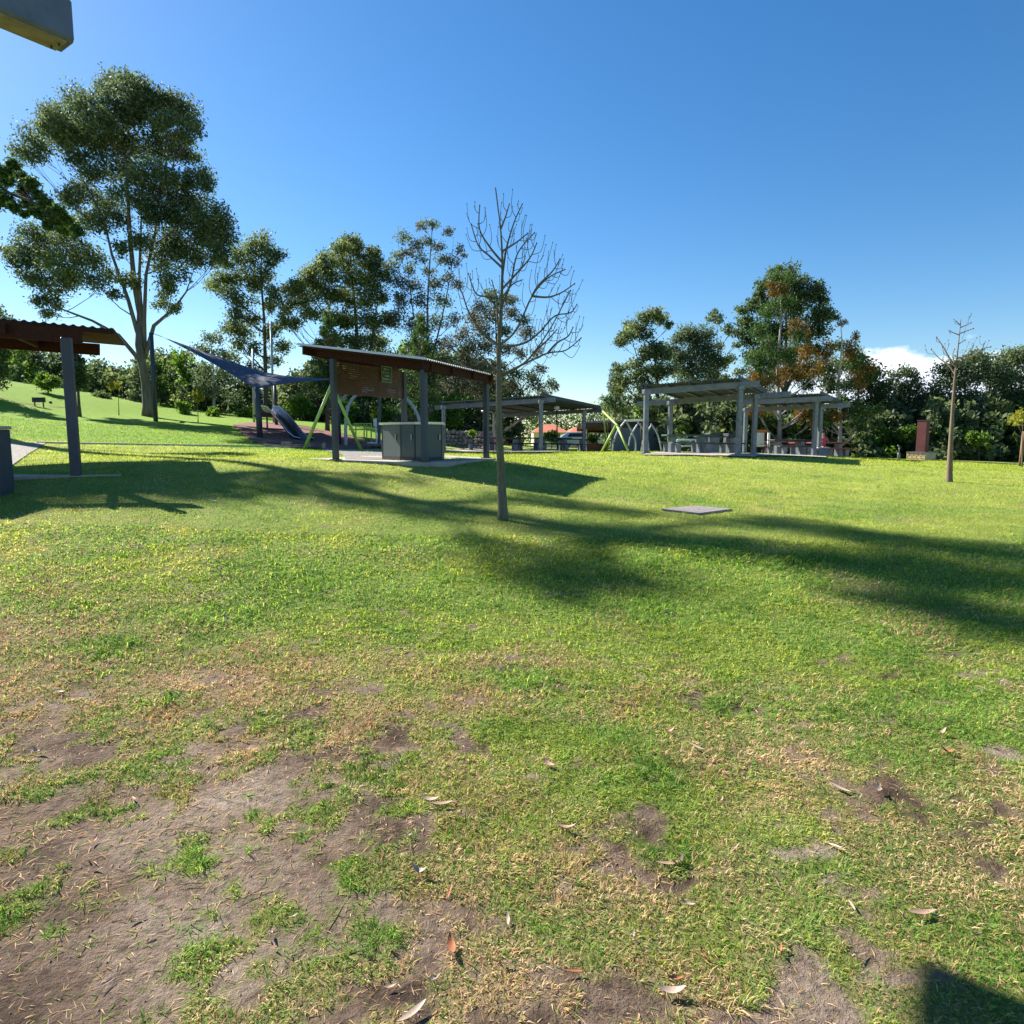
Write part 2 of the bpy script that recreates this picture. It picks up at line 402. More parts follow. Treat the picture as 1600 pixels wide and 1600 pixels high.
def ground_mat():
    m, nt, b = nodes('lawn_ground'); L = nt.links.new
    at = N(nt, 'ShaderNodeAttribute', attribute_name='cover'); ad = N(nt, 'ShaderNodeAttribute', attribute_name='dry')
    ab = N(nt, 'ShaderNodeAttribute', attribute_name='far')
    n1 = noise_tex(nt, 1.3, 5, .6, 'Object'); n2 = noise_tex(nt, 22, 5, .7, 'Object'); n3 = noise_tex(nt, 90, 4, .75, 'Object')
    soil = ramp(nt, n1, [(.38, (.070, .046, .032)), (.47, (.175, .122, .088)), (.58, (.26, .195, .145)), (.70, (.34, .275, .215))])
    sp = ramp(nt, n2, [(.32, (.42, .40, .38)), (.5, (1, 1, 1)), (.70, (1.3, 1.25, 1.2))])
    mx = N(nt, 'ShaderNodeMix', data_type='RGBA', blend_type='MULTIPLY'); mx.inputs[0].default_value = 1
    L(soil, mx.inputs[6]); L(sp, mx.inputs[7])
    # thatch below the blades near the camera
    thd = ramp(nt, n3, [(.3, (.12, .085, .05)), (.55, (.30, .22, .13)), (.75, (.50, .39, .24))])
    thg = ramp(nt, n3, [(.3, (.09, .12, .025)), (.55, (.20, .24, .05)), (.75, (.36, .38, .11))])
    mt = N(nt, 'ShaderNodeMix', data_type='RGBA'); L(ad.outputs['Fac'], mt.inputs[0]); L(thg, mt.inputs[6]); L(thd, mt.inputs[7])
    # distant lawn
    n4 = noise_tex(nt, .45, 5, .6, 'Object'); n5 = noise_tex(nt, 7, 6, .75, 'Object')
    g1 = ramp(nt, n4, [(.30, (.215, .295, .050)), (.5, (.305, .365, .078)), (.70, (.41, .43, .12))])
    g2 = ramp(nt, n5, [(.25, (.62, .68, .55)), (.5, (1, 1, 1)), (.75, (1.22, 1.15, 1.2))])
    mg = N(nt, 'ShaderNodeMix', data_type='RGBA', blend_type='MULTIPLY'); mg.inputs[0].default_value = 1; L(g1, mg.inputs[6]); L(g2, mg.inputs[7])
    ah = N(nt, 'ShaderNodeAttribute', attribute_name='hill'); mhl = N(nt, 'ShaderNodeMix', data_type='RGBA'); L(ah.outputs['Fac'], mhl.inputs[0]); L(mg.outputs[2], mhl.inputs[6]); mhl.inputs[7].default_value = (.17, .30, .018, 1)
    mf = N(nt, 'ShaderNodeMix', data_type='RGBA'); L(ab.outputs['Fac'], mf.inputs[0]); L(mt.outputs[2], mf.inputs[6]); L(mhl.outputs[2], mf.inputs[7])
    mm = N(nt, 'ShaderNodeMix', data_type='RGBA'); L(at.outputs['Fac'], mm.inputs[0]); L(mx.outputs[2], mm.inputs[6]); L(mf.outputs[2], mm.inputs[7])
    L(mm.outputs[2], b.inputs['Base Color']); b.inputs['Roughness'].default_value = .95; b.inputs['Specular IOR Level'].default_value = .15
    mh = N(nt, 'ShaderNodeMath', operation='MULTIPLY_ADD'); L(n2, mh.inputs[0]); mh.inputs[1].default_value = 2.0; L(n3, mh.inputs[2])
    bump(nt, b, mh.outputs[0], .9, .02)
    return m
gm = ground_mat()
ground = np_mesh('ground', np.c_[X, Yg, Z], Q, [gm], 4, smooth=True)
for nm, arr in (('cover', cov), ('dry', dr), ('far', np.clip((Yg - 5) / 14, 0, 1)), ('hill', np.clip((-X - 3) / 4, 0, 1) * np.clip((Yg - 24.6) / 1.2, 0, 1) * .85)):
    a = ground.data.attributes.new(nm, 'FLOAT', 'POINT'); a.data.foreach_set('value', arr.astype(np.float32))
tag(ground, kind='structure')

# ------------------------------------------------------------------ grass
def grass():
    Dl = np.linspace(1.25, 34, 1500)
    dens = 15000 * np.where(Dl < 2.4, 1, (2.4 / Dl) ** 1.75)
    w = dens * (Dl * 1.8 + .6); cdf = np.cumsum(w); total = np.trapezoid(w, Dl) if hasattr(np, 'trapezoid') else np.trapz(w, Dl)
    n = int(total); 
    y = np.interp(RNG.uniform(0, cdf[-1], n), cdf, Dl); y = y + RNG.uniform(-.012, .012, n)
    x = RNG.uniform(-1, 1, n) * (y * .9 + .3)
    c = cover(x, y); keep = RNG.uniform(0, 1, n) < c * .86 + .13
    x, y, c = x[keep], y[keep], c[keep]
    n = len(x)
    z = terr(x, y); d = dryf(x, y); b = bare(x, y)
    clusterang = vnoise(x * 9, y * 9, 77) * 12.6
    ang = clusterang + RNG.normal(size=n) * 1.3
    yy = np.maximum(y, 2)
    W = .0042 * (yy / 3) ** .85 * RNG.uniform(.6, 1.3, n)
    tall = fbm(x * 3, y * 3, 45, 3)
    spot = np.zeros(n)
    for px, py, rr in [(490, 912, .35), (1005, 952, .3), (1115, 1098, .22), (1130, 870, .5), (1230, 880, .5), (1000, 880, .35), (1300, 808, .6), (1120, 790, .5), (950, 750, .5), (1180, 770, .6), (270, 1092, .09), (400, 1130, .10), (1035, 1215, .12), (1045, 1340, .11),
                        (330, 1335, .08), (310, 1455, .10), (230, 1350, .12), (530, 1400, .06), (590, 1470, .09), (800, 1060, .3), (350, 960, .4), (1330, 830, .5), (180, 1010, .3)]:
        g_ = G(px, py); e_ = np.exp(-(((x - g_.x) ** 2 + (y - g_.y) ** 2) / rr ** 2)) * (.4 + .9 * vnoise(x * 7 / (rr * 3 + .3), y * 7 / (rr * 3 + .3), 12)); spot = np.maximum(spot, e_)
    c = np.maximum(c, 0)
    Ln = .036 * (yy / 3) ** .45 * RNG.uniform(.5, 1.35, n) * (.55 + .9 * tall) * (1 + .35 * b) * (1 + .9 * spot)
    up = np.where(c < .3, RNG.uniform(.02, .35, n), RNG.uniform(.25, .95, n))
    dx, dy = np.cos(ang), np.sin(ang)
    D = np.c_[dx, dy, np.zeros(n)]; S = np.c_[-dy, dx, np.zeros(n)]
    Bs = np.c_[x, y, z - .002]
    hz = up; hd = np.sqrt(1 - (up * .92) ** 2)
    mid = Bs + D * (Ln * .45 * hd * .7)[:, None]; mid[:, 2] += Ln * .5 * hz
    tip = Bs + D * (Ln * hd)[:, None]; tip[:, 2] += Ln * (.72 * hz)
    tw = RNG.normal(size=n) * .35
    S2 = S.copy(); S2[:, 2] = tw
    V = np.stack([Bs - S * (W * .4)[:, None], Bs + S * (W * .4)[:, None], mid + S2 * (W * .5)[:, None], mid - S2 * (W * .5)[:, None], tip], 1)
    near = y < 9
    Vn = V[near].reshape(-1, 3); k = near.sum(); o = np.arange(k)[:, None] * 5
    tr = np.concatenate([o + [0, 1, 2], o + [0, 2, 3], o + [3, 2, 4]], 1).reshape(-1, 3)
    Vf = V[~near][:, [0, 1, 4]].reshape(-1, 3); kf = (~near).sum()
    trf = np.arange(3 * kf).reshape(kf, 3) + len(Vn)
    pd = np.clip(np.clip(d * .95 - .06, 0, .9) * (1 - .25 * b) + (c < .3) * .6, 0, .92)
    isdry = RNG.uniform(0, 1, n) < pd
    lush = (fbm(x * .8, y * .8, 91, 4) > .50) & (y < 14)
    lush |= (x < -6) & (y > 25); lush |= (y < 7) & (RNG.uniform(0, 1, n) < .38); isdry &= RNG.uniform(0, 1, n) > spot * 1.2; lush |= spot > .35; mi = np.where(isdry, 1, np.where(lush & (RNG.uniform(0, 1, n) < .75), 2, 0))
    midx = np.r_[np.repeat(mi[near], 3), mi[~near]]
    g1 = leafmat('grass_blade', (.135, .215, .028), (.29, .375, .060), (.50, .55, .14), .5, .7, 1.2, .12)
    g2 = leafmat('dry_grass_blade', (.32, .20, .09), (.58, .40, .20), (.76, .58, .34), .35, .8, 2, .1)
    g3 = leafmat('lush_grass_blade', (.065, .165, .028), (.15, .295, .050), (.29, .44, .11), .48, .7, 1.5, .12)
    o = np_mesh('grass', np.r_[Vn, Vf], np.r_[tr, trf], [g1, g2, g3], 3, midx)
    tag(o, 'short patchy lawn grass, green further off and straw coloured near the bare soil', 'grass', kind='stuff')
    return n
nb = grass(); print('blades', nb)

# ------------------------------------------------------------------ draped sheets
def inside(poly, x, y):
    c = np.zeros(len(x), bool); n = len(poly)
    for i in range(n):
        x1, y1 = poly[i]; x2, y2 = poly[(i + 1) % n]
        m = ((y1 > y) != (y2 > y)) & (x < (x2 - x1) * (y - y1) / (y2 - y1 + 1e-12) + x1); c ^= m
    return c
def drape(name, poly, m, dz=.02, kind='structure', cuts=4):
    bm = bmesh.new(); vs = [bm.verts.new((p[0], p[1], 0)) for p in poly]; bm.faces.new(vs)
    bmesh.ops.triangulate(bm, faces=bm.faces[:])
    for _ in range(cuts): bmesh.ops.subdivide_edges(bm, edges=bm.edges[:], cuts=1, use_grid_fill=True)
    bmesh.ops.triangulate(bm, faces=bm.faces[:])
    co = np.array([v.co[:] for v in bm.verts]); zz = terr(co[:, 0], co[:, 1]) + dz
    for v, z in zip(bm.verts, zz): v.co.z = z
    bm.normal_update()
    for f in bm.faces:
        if f.normal.z < 0: f.normal_flip()
    me = bpy.data.meshes.new(name); bm.to_mesh(me); bm.free(); me.materials.append(M[m])
    o = bpy.data.objects.new(name, me); COL.objects.link(o); o['kind'] = kind; return o
gp = lambda px, py: G(px, py)[:2]
drape('playground_surface', [gp(*q) for q in [(363, 664), (392, 661), (440, 661), (500, 672), (560, 684), (640, 692), (690, 700.5), (520, 702), (455, 700), (415, 697), (385, 684)]], 'rubber', .05)
drape('path', [gp(*q) for q in [(500, 701.5), (592, 703), (620, 712), (640, 719), (540, 720), (535, 712)]], 'asph', .035)
drape('path', [gp(*q) for q in [(-160, 690), (72, 693), (48, 708), (18, 730), (-160, 742)]], 'asph', .03)
mb = MB(); pk = [G(x, 692.5 + (x - 60) * .018) for x in range(60, 500, 22)]
for i in range(len(pk) - 1):
    a, b_ = pk[i], pk[i + 1]; mb.beam(a + Vector((0, 0, .0)), b_ + Vector((0, 0, .0)), .28, .12)
kb = mb.build('kerb', 'kerb'); tag(kb, kind='structure')

# ================================================================== OVERHEAD STEEL BEAM (top left)
tip = P(116, 66, 5.24); bd = Vector((-.58, -.815, 0)); sdv = Vector((.815, -.58, 0))
root = empty('steel_beam', (tip + bd * 6 - Vector((0, 0, tip.z)) + Vector((0, 0, tz(*(tip + bd * 6)[:2])))), 'grey galvanised steel beam end jutting into the sky at the top left corner', 'beam')
mb = MB(); W_, H_ = .24, .29
# cross-section with rounded corners swept along bd
sec = [(0, .02), (.02, 0), (W_ - .02, 0), (W_, .02), (W_, H_ - .02), (W_ - .02, H_), (.02, H_), (0, H_ - .02)]
def swp(a, L):
    vs = []
    for e in (0, L):
        for s_, h_ in sec: vs.append(a + bd * e - sdv * s_ + Vector((0, 0, h_)))
    return vs
vs = swp(tip, 6.1); n = 8
mb.add(vs, [tuple(range(8)), tuple(reversed(range(8, 16)))] + [(i, 8 + i, 8 + (i + 1) % 8, (i + 1) % 8) for i in range(8)])
mb.build('beam', 'beamsteel', root)
mb = MB(); e0 = tip + bd * .04 - sdv * (W_ / 2); mb.beam(e0 + Vector((0, 0, -.004)), e0 + bd * 6 + Vector((0, 0, -.004)), W_ - .05, .012); mb.build('underside_plate', 'beamolive', root)
mb = MB(); q = tip + bd * 6 - sdv * (W_ / 2); mb.box((q.x, q.y, (q.z + root.location.z) / 2 - .02), (.2, .2, q.z - root.location.z - .02), 0, .01); mb.build('post', 'post', root)
mb = MB()
for k in (.06, .12):
    c = tip + bd * (.05 + k * .3) - sdv * k * 1.4; mb.tube([c + Vector((0, 0, -.028)), c + Vector((0, 0, -.008))], .008, 8)
each(mb, 'bolt', 'dark', root)

# ================================================================== SHELTERS
def corr_roof(mb, A, B, C, D, ribs, amp=.018, th=.006, along='AB'):
    """sheet A-B-C-D (quad), ribs run parallel to A->B, repeat along B->C"""
    n = ribs * 6; top = []
    nrm = (B - A).cross(D - A).normalized()
    if nrm.z < 0: nrm = -nrm
    vs = []; fs = []
    for i in range(n + 1):
        t = i / n; o = nrm * amp * math.sin(t * ribs * 2 * math.pi)
        a = A.lerp(D, t) + o; b = B.lerp(C, t) + o
        vs += [a + nrm * th, b + nrm * th, a - nrm * th, b - nrm * th]
    for i in range(n):
        k = i * 4; fs += [(k, k + 1, k + 5, k + 4), (k + 2, k + 6, k + 7, k + 3), (k + 1, k + 3, k + 7, k + 5), (k, k + 4, k + 6, k + 2)]
    fs += [(0, 2, 3, 1), (n * 4, n * 4 + 1, n * 4 + 3, n * 4 + 2)]
    mb.add(vs, fs, False)
Pb = {}
for k, (px, py, Y) in {'P1': (525, 722, 16.3), 'P2': (664, 725, 15.0), 'P3': (760, 718, 17.5)}.items(): Pb[k] = P(px, py, Y)
Pb['P4'] = Pb['P1'] + Pb['P3'] - Pb['P2']
U = (Pb['P2'] - Pb['P1']); U.z = 0; U.normalize(); Vv = (Pb['P3'] - Pb['P2']); Vv.z = 0; Vv.normalize()
slabz = max(tz(p.x, p.y) for p in Pb.values()) + .03
A = P(466, 538, 16.5); B = P(665, 561, 14.6); C = P(774, 587, 17.5); Dd = A + (C - B)
def zroof(p):
    # plane through A,B,C
    n_ = (B - A).cross(C - A); return A.z - (n_.x * (p.x - A.x) + n_.y * (p.y - A.y)) / n_.z
ctr = (Pb['P1'] + Pb['P3']) / 2
sh = empty('barbecue_shelter', (ctr.x, ctr.y, slabz), 'timber and steel shelter with sloping roof and slatted screen behind the bare tree', 'shelter')
mb = MB(); corr_roof(mb, A, B, C, Dd, 36); mb.build('roof', 'roofm', sh)
up = Vector((0, 0, 1)); mb = MB(); mb.hexa([q - up * .05 for q in (A, B, C, Dd)] + [q - up * .03 for q in (A, B, C, Dd)]); mb.build('ceiling', 'timber', sh)
mb = MB(); up = Vector((0, 0, 1))
mb.beam(A + up * .01 + U * -.02, B + up * .01, .03, .05); fl = mb.build('roof_flashing', 'white', sh)
mb = MB()
for off in (0.28, 1.15, 2.1, 3.0):
    a = A + Vv * off + U * .35 - up * .17; b_ = B + Vv * off - U * .02 - up * .17
    mb.beam(a, b_, .06, .20)
    t0 = A + Vv * off + U * .02 - up * .07; mb.beam(t0, a + up * .05 + U * .02, .056, .09)
each(mb, 'rafter', 'timber', sh)
mb = MB()
for s_ in (.04, .98):
    a = A.lerp(B, s_) - up * .14; b_ = Dd.lerp(C, s_) - up * .14; mb.beam(a, b_, .05, .17)
each(mb, 'edge_beam', 'timber', sh)
for k in ('P1', 'P2', 'P3', 'P4'):
    p = Pb[k]; zt = zroof(p) - .22; mb = MB(); mb.box((p.x, p.y, (zt + slabz) / 2), (.125, .125, zt - slabz), math.atan2(U.y, U.x), .008)
    mb.box((p.x, p.y, slabz + .01), (.2, .2, .02), math.atan2(U.y, U.x)); mb.build('post', 'post', sh)
# slatted screen between P1 and P4
sp = MB(); d14 = (Pb['P4'] - Pb['P1']); d14.z = 0; L14 = d14.length; d14.normalize(); rz14 = math.atan2(d14.y, d14.x)
ztop_s = min(zroof(Pb['P1']), zroof(Pb['P4'])) - .17
ns = 15; h_s = .78
for i in range(ns):
    zc = ztop_s - h_s * (i + .5) / ns
    c = Pb['P1'].lerp(Pb['P4'], .5); sp.box((c.x, c.y, zc), (L14 - .14, .02, h_s / ns * .80), rz14)
for t in (.1, .36, .62, .9):
    c = Pb['P1'].lerp(Pb['P4'], t) + Vector((d14.y, -d14.x, 0)) * -.025; sp.box((c.x, c.y, ztop_s - h_s / 2), (.09, .022, h_s), rz14)
for (t0, t1, i0, i1) in ((.02, .35, 7, 15), (.55, .75, 9, 15)):
    c = Pb['P1'].lerp(Pb['P4'], (t0 + t1) / 2) + Vector((d14.y, -d14.x, 0)) * -.02
    sp.box((c.x, c.y, ztop_s - h_s * (i0 + i1) / 2 / ns), ((t1 - t0) * L14, .015, h_s * (i1 - i0) / ns), rz14)
scr = sp.build('slatted_screen', 'slat', sh)
nr = Vector((d14.y, -d14.x, 0))
sc_ = P(606, 585, 18.05); q = Pb['P1'] + d14 * ((sc_ - Pb['P1']).dot(d14)) + nr * .03; q.z = sc_.z
mb = MB(); mb.box(q, (.42, .02, .40), rz14); sg = mb.build('sign', 'signg', sh)
mb = MB()
for a_, w_, x_, z_ in ((.43, .012, 0, .2), (.43, .012, 0, -.2)): mb.box(q + nr * .012 + up * z_, (a_, .01, w_), rz14)
for s_ in (-.21, .21): mb.box(q + nr * .013 + d14 * s_, (.012, .01, .41), rz14)
mb.build('sign_border', 'signw', sg)
mb = MB()
for r_, (n_, wd) in enumerate(((5, .034), (6, .032), (5, .03), (7, .032))):
    tot = n_ * .045
    for k_ in range(n_):
        if random.random() < .12: continue
        mb.box(q + nr * .012 + d14 * (-tot / 2 + .045 * (k_ + .5) - .01) + up * (.13 - r_ * .085), (wd, .006, .04 if k_ else .05), rz14)
each(mb, 'letter', 'signw', sg)
# slab
mb = MB(); ps = [P(482, 719.5, 16.9), P(640, 725, 14.9), P(700, 725.5, 14.9), P(775, 718, 17.4), P(700, 714, 20), P(560, 716, 19.5)]
pts = [Vector((p.x, p.y, 0)) for p in ps]
mb.add([Vector((p.x, p.y, slabz)) for p in pts] + [Vector((p.x, p.y, slabz - .5)) for p in pts], [tuple(range(6)), tuple(reversed(range(6, 12)))] + [(i, 6 + i, 6 + (i + 1) % 6, (i + 1) % 6) for i in range(6)])
sb = mb.build('shelter_slab', 'conc'); tag(sb, kind='structure')
# barbecue cabinet (octagonal with stainless top)
cb = P(646, 722, 16.35)
bq = empty('barbecue_bench', (cb.x, cb.y, slabz), 'grey green faceted barbecue cabinet with stainless steel top under the central shelter', 'barbecue')
fx = [P(597, 720, 16.6), P(627, 722, 15.95), P(649, 722, 15.8), P(668, 723, 15.6), P(691, 721, 16.1), P(694, 718, 16.9), P(660, 716, 17.5), P(612, 717, 17.4)]
def prism(mb, pp, z0, z1, sc=1.0):
    c = sum((Vector((p.x, p.y, 0)) for p in pp), Vector()) / len(pp); n_ = len(pp)
    q_ = [c + (Vector((p.x, p.y, 0)) - c) * sc for p in pp]
    mb.add([Vector((p.x, p.y, z0)) for p in q_] + [Vector((p.x, p.y, z1)) for p in q_], [tuple(reversed(range(n_))), tuple(range(n_, 2 * n_))] + [(i, (i + 1) % n_, n_ + (i + 1) % n_, n_ + i) for i in range(n_)])
mb = MB(); prism(mb, fx, slabz, slabz + .84); mb.build('cabinet', 'cab', bq)
mb = MB()
for i in range(5):
    a, b_ = fx[i], fx[i + 1]
    for t in (.03, .97):
        p = a.lerp(b_, t); mb.box((p.x, p.y, slabz + .42), (.014, .014, .82))
each(mb, 'panel_joint', 'dark', bq)
for i in range(4):
    a, b_ = fx[i], fx[i + 1]; nn_ = Vector((a.y - b_.y, b_.x - a.x, 0)).normalized() * -1; m_ = a.lerp(b_, .78) + nn_ * .02; rz_ = math.atan2((b_ - a).y, (b_ - a).x)
    mb = MB(); mb.box((m_.x, m_.y, slabz + .55), (.02, .025, .14), rz_); mb.build('door_handle', 'steel', bq)
    m_ = a.lerp(b_, .5) + nn_ * .006; mb = MB(); mb.box((m_.x, m_.y, slabz + .05), ((b_ - a).length * .9, .012, .08), rz_); mb.build('kick_plate', 'dark', bq)
mb = MB(); prism(mb, fx, slabz + .845, slabz + .90, 1.07); mb.build('bench_top', 'steel', bq)
for dx_ in (-.35, .35):
    mb = MB(); mb.box((cb.x + dx_, cb.y + .3, slabz + .915), (.5, .42, .03), .3, .01); mb.build('hotplate', 'dark', bq)

# ---- left shelter
def H(px, py, z):
    d = ray(px, py); t = (z - EYE) / d.z; return Vector((d.x * t, d.y * t, z))
Lz = max(tz(-7.9, 11.9), tz(-9.5, 12.5)) + .02
lp = P(119, 741, 12.3)
ls = empty('picnic_shelter', (lp.x - 1.6, lp.y + .8, Lz), 'dark steel post shelter with corrugated roof cut off by the left edge', 'shelter')
a0 = P(178, 514, 14.2); b0 = P(-500, 452, 12.4); roofdir = (b0 - a0)
back = Vector((-1.7, 3.4, .15))
a1 = a0; 
mb = MB(); corr_roof(mb, a0 + back, a0, b0, b0 + back, 40, .02); mb.build('roof', 'roofm', ls)
mb = MB(); qq = (a0 + back, a0, b0, b0 + back); mb.hexa([q - up * .05 for q in qq] + [q - up * .03 for q in qq]); mb.build('ceiling', 'timber', ls)
mb = MB()
mb.beam(P(128, 524, 12.9) - up * .02, P(-450, 478, 12.0) - up * .06, .07, .26)
mb.beam(P(128, 524, 12.9) + back * .9 - up * .02, P(-450, 478, 12.0) + back * .9 - up * .06, .07, .26)
for t in (.22, .6, .95):
    p = P(128, 524, 12.9).lerp(P(-450, 478, 12.0), t) + up * .02; mb.beam(p - back * .05, p + back * .95, .06, .2)
each(mb, 'roof_beam', 'timber', ls)
mb = MB(); mb.beam(a0 - up * .06 - roofdir * .0, b0 - up * .07, .04, .1); mb.build('fascia', 'timber', ls)
zt = P(100, 528, 12.3).z
mb = MB(); mb.box((lp.x, lp.y, (zt + Lz) / 2), (.16, .16, zt - Lz), .35, .01); mb.build('post', 'post', ls)
p = lp + Vector((-1.7, 3.1, 0)) ; mb = MB(); mb.box((p.x - 2.6, p.y, (zt + Lz) / 2), (.16, .16, zt - Lz), .35, .01); mb.build('post', 'post', ls)
lb_ = P(-18, 752, 10.3)
lc = empty('barbecue_cabinet', (lb_.x - .25, lb_.y, tz(lb_.x, lb_.y)), 'dark slate barbecue cabinet cut by the left edge of the picture', 'barbecue')
mb = MB(); t_ = P(0, 664, 10.2).z; r_ = P(12, 700, 10.9).x - .12; mb.box((r_ - .55, 10.7, (t_ + lc.location.z) / 2 - .06), (1.1, .9, t_ - lc.location.z), .0, .01); mb.build('cabinet', 'post', lc)
mb = MB(); mb.box((r_ - .55, 10.7, t_ - .03), (1.14, .94, .05), .0, .01); mb.build('bench_top', 'steel', lc)
mb = MB(); pp = [H(-300, 750, Lz), H(190, 742, Lz), H(180, 739, Lz), H(125, 735, Lz), H(-300, 731, Lz)]
prism(mb, pp, Lz - .5, Lz + .004); sb = mb.build('shelter_slab', 'conc'); tag(sb, kind='structure')

# ================================================================== PERGOLAS
def pergola(label, nl, nr_, rr, posts, fe=(0, 0), re_=(0, 0), name='pergola', soffit=True):
    rl = nl + rr - nr_
    c = (nl + rr) / 2; root = empty(name, (c.x, c.y, tz(c.x, c.y)), label, 'pergola', 'steel pergolas across the far lawn')
    mb = MB(); corr_roof(mb, rl, nl, nr_, rr, 30, .02, .012); mb.build('roof', 'roofdark', root)
    X_ = (nr_ - nl).normalized(); Yd = (rr - nr_).normalized()
    mb = MB(); mb.beam(nl - X_ * fe[0] + Yd * .35 - up * .2, nr_ + X_ * fe[1] + Yd * .35 - up * .2, .12, .22); mb.build('front_beam', 'galv', root)
    mb = MB(); mb.beam(rl - X_ * re_[0] - Yd * .5 - up * .2, rr + X_ * re_[1] - Yd * .5 - up * .2, .12, .22); mb.build('rear_beam', 'galv', root)
    mb = MB()
    n_ = 4
    for i in range(n_ + 1):
        t = .02 + .96 * i / n_; mb.beam(nl.lerp(nr_, t) - up * .055, rl.lerp(rr, t) - up * .055, .08, .09)
    each(mb, 'rafter', 'post', root)
    mb = MB()
    for t in (.0, 1.0):
        mb.beam(nl.lerp(nr_, t) + up * .02 + X_ * (.05 if t else -.05), rl.lerp(rr, t) + up * .02 + X_ * (.05 if t else -.05), .05, .17)
    each(mb, 'side_trim', 'post', root)
    nn = (rl - nl).cross(nr_ - nl)
    for (px, py, Y) in posts:
        p = P(px, py, Y); z0 = tz(p.x, p.y) - .1; zt = nl.z - (nn.x * (p.x - nl.x) + nn.y * (p.y - nl.y)) / nn.z - .28
        mb = MB(); mb.box((p.x, p.y, (z0 + zt) / 2), (.17, .17, zt - z0), .2, .01)
        mb.box((p.x, p.y, zt - .02), (.26, .26, .16), .2, .01); po = mb.build('post', 'galv', root)
        mb = MB(); mb.box((p.x, p.y, z0 + .15), (.34, .34, .03), .2); mb.build('base_plate', 'galv', po)
    return root
pgA = pergola('grey steel pergola furthest left, its low roof seen behind the bare tree trunk', P(688, 629, 35.5), P(845, 618, 32.5), P(937, 637, 39),
              [(694, 705, 35), (845, 706, 32.5), (912, 706, 38)], (.6, .6), (.3, .3))
pgB = pergola('tallest grey steel pergola, standing between the lime swing frame and the lower pergola', P(1005, 602, 26.3), P(1152, 591, 25.2), P(1196, 613, 29),
              [(1008, 710, 26), (1153, 712, 25.5), (1177, 711, 28), (1046, 708, 29.5)], (.2, .7), (1.8, 1.1))
pgC = pergola('lower grey steel pergola at the right, in front of the rust tinged pines', P(1157, 621, 31.6), P(1280, 615, 31), P(1312, 629, 34.5),
              [(1154, 711, 32), (1271, 713, 31.5), (1163, 709, 34), (1279, 711, 34)], (0, .5), (1.0, .6))
mb = MB(); fp = [P(772, 703, 40), P(772, 648, 40), P(769, 643, 40), P(752, 643, 40)]; mb.tube(fp, .07, 8)
solo(mb, 'bent_pipe_post', 'pole', fp[0], 'pale bent pipe post beside the bare tree trunk, under the left pergola roof', 'post')
for nm_, poly in (('slab_a', [(1003, 712), (1180, 715.5), (1200, 711), (1030, 708)]), ('slab_b', [(1155, 714), (1290, 716), (1300, 712), (1165, 709.5)]), ('slab_c', [(680, 706), (855, 707.5), (930, 706), (760, 702)])):
    g_ = [gp(*q) for q in poly]
    o = drape('paving', g_, 'conc', .05, cuts=3)

# picnic tables -------------------------------------------------
def make_table(topm):
    r = empty('picnic_table', (0, 0, 0), 'x', 'table', 'picnic tables under and around the pergolas')
    mb = MB(); mb.box((0, 0, .74), (1.9, .75, .07), 0, .02); mb.build('tabletop', topm, r)
    for s_ in (-1, 1):
        mb = MB(); mb.box((0, s_ * .72, .45), (1.8, .3, .06), 0, .02); mb.build('bench', topm, r)
    for s_ in (-1, 1):
        mb = MB(); mb.box((s_ * .6, 0, .35), (.22, .4, .7), 0, .02); mb.box((s_ * .6, .72, .2), (.18, .2, .42)); mb.box((s_ * .6, -.72, .2), (.18, .2, .42)); each(mb, 'leg', 'galv', r)
    return r
protos = {}
tabs = [(1072, 709, 27.5, .1, 'tgreen', 'green topped picnic table at the left under the tallest pergola'),
        (1120, 709, 29.5, .15, 'tdark', 'dark picnic table at the right under the tallest pergola, beside the thick post pair'),
        (1232, 712, 33, .1, 'tdark', 'dark picnic table in the middle under the lower right pergola'),
        (1262, 711, 37, .05, 'tred', 'red topped picnic table just left of the right pergola post'),
        (1217, 711, 38, .05, 'tred', 'red topped picnic table between the white board and the pine trunk'),
        (1262 + 30, 712, 35, .1, 'tred', 'red topped picnic table where the person in pink sits'),
        (795, 705, 38, .1, 'tred', 'red topped picnic table immediately right of the bare tree trunk'),
        (822, 705, 36, .1, 'tdark', 'dark picnic table under the left pergola, left of its near post'),
        (865, 706, 37, .1, 'tdark', 'dark picnic table under the left pergola, right of its near post'),
        (893, 706, 40, .1, 'tdark', 'dark picnic table nearest the white car'),
        (752, 705, 39, .1, 'tdark', 'dark picnic table in front of the rock wall')]
for (px, py, Y, rz, tm, lab) in tabs:
    p = P(px, py, Y)
    if tm not in protos: protos[tm] = make_table(tm); o = protos[tm]
    else: o = copy_tree(protos[tm])
    o.location = (p.x, p.y, tz(p.x, p.y)); o.rotation_euler.z = rz; o['label'] = lab
# white framed bench behind green table
mb = MB(); p0 = P(1060, 700, 28.6); p1 = P(1090, 700, 28.6)
for a, b_ in (((1058, 700), (1058, 687)), ((1058, 687), (1088, 687)), ((1088, 687), (1088, 700))): mb.beam(P(*a, 29), P(*b_, 29), .07, .07, Vector((0, 1, 0)))
mb.beam(P(1058, 706, 29), P(1058, 700, 29), .07, .07, Vector((0, 1, 0))); mb.beam(P(1088, 706, 29), P(1088, 700, 29), .07, .07, Vector((0, 1, 0)))
mb.beam(P(1056, 697, 28.8), P(1090, 697, 28.8), .4, .05)
solo(mb, 'park_bench', 'white', P(1073, 708, 29), 'white framed seat with a rectangular back behind the green table', 'bench')
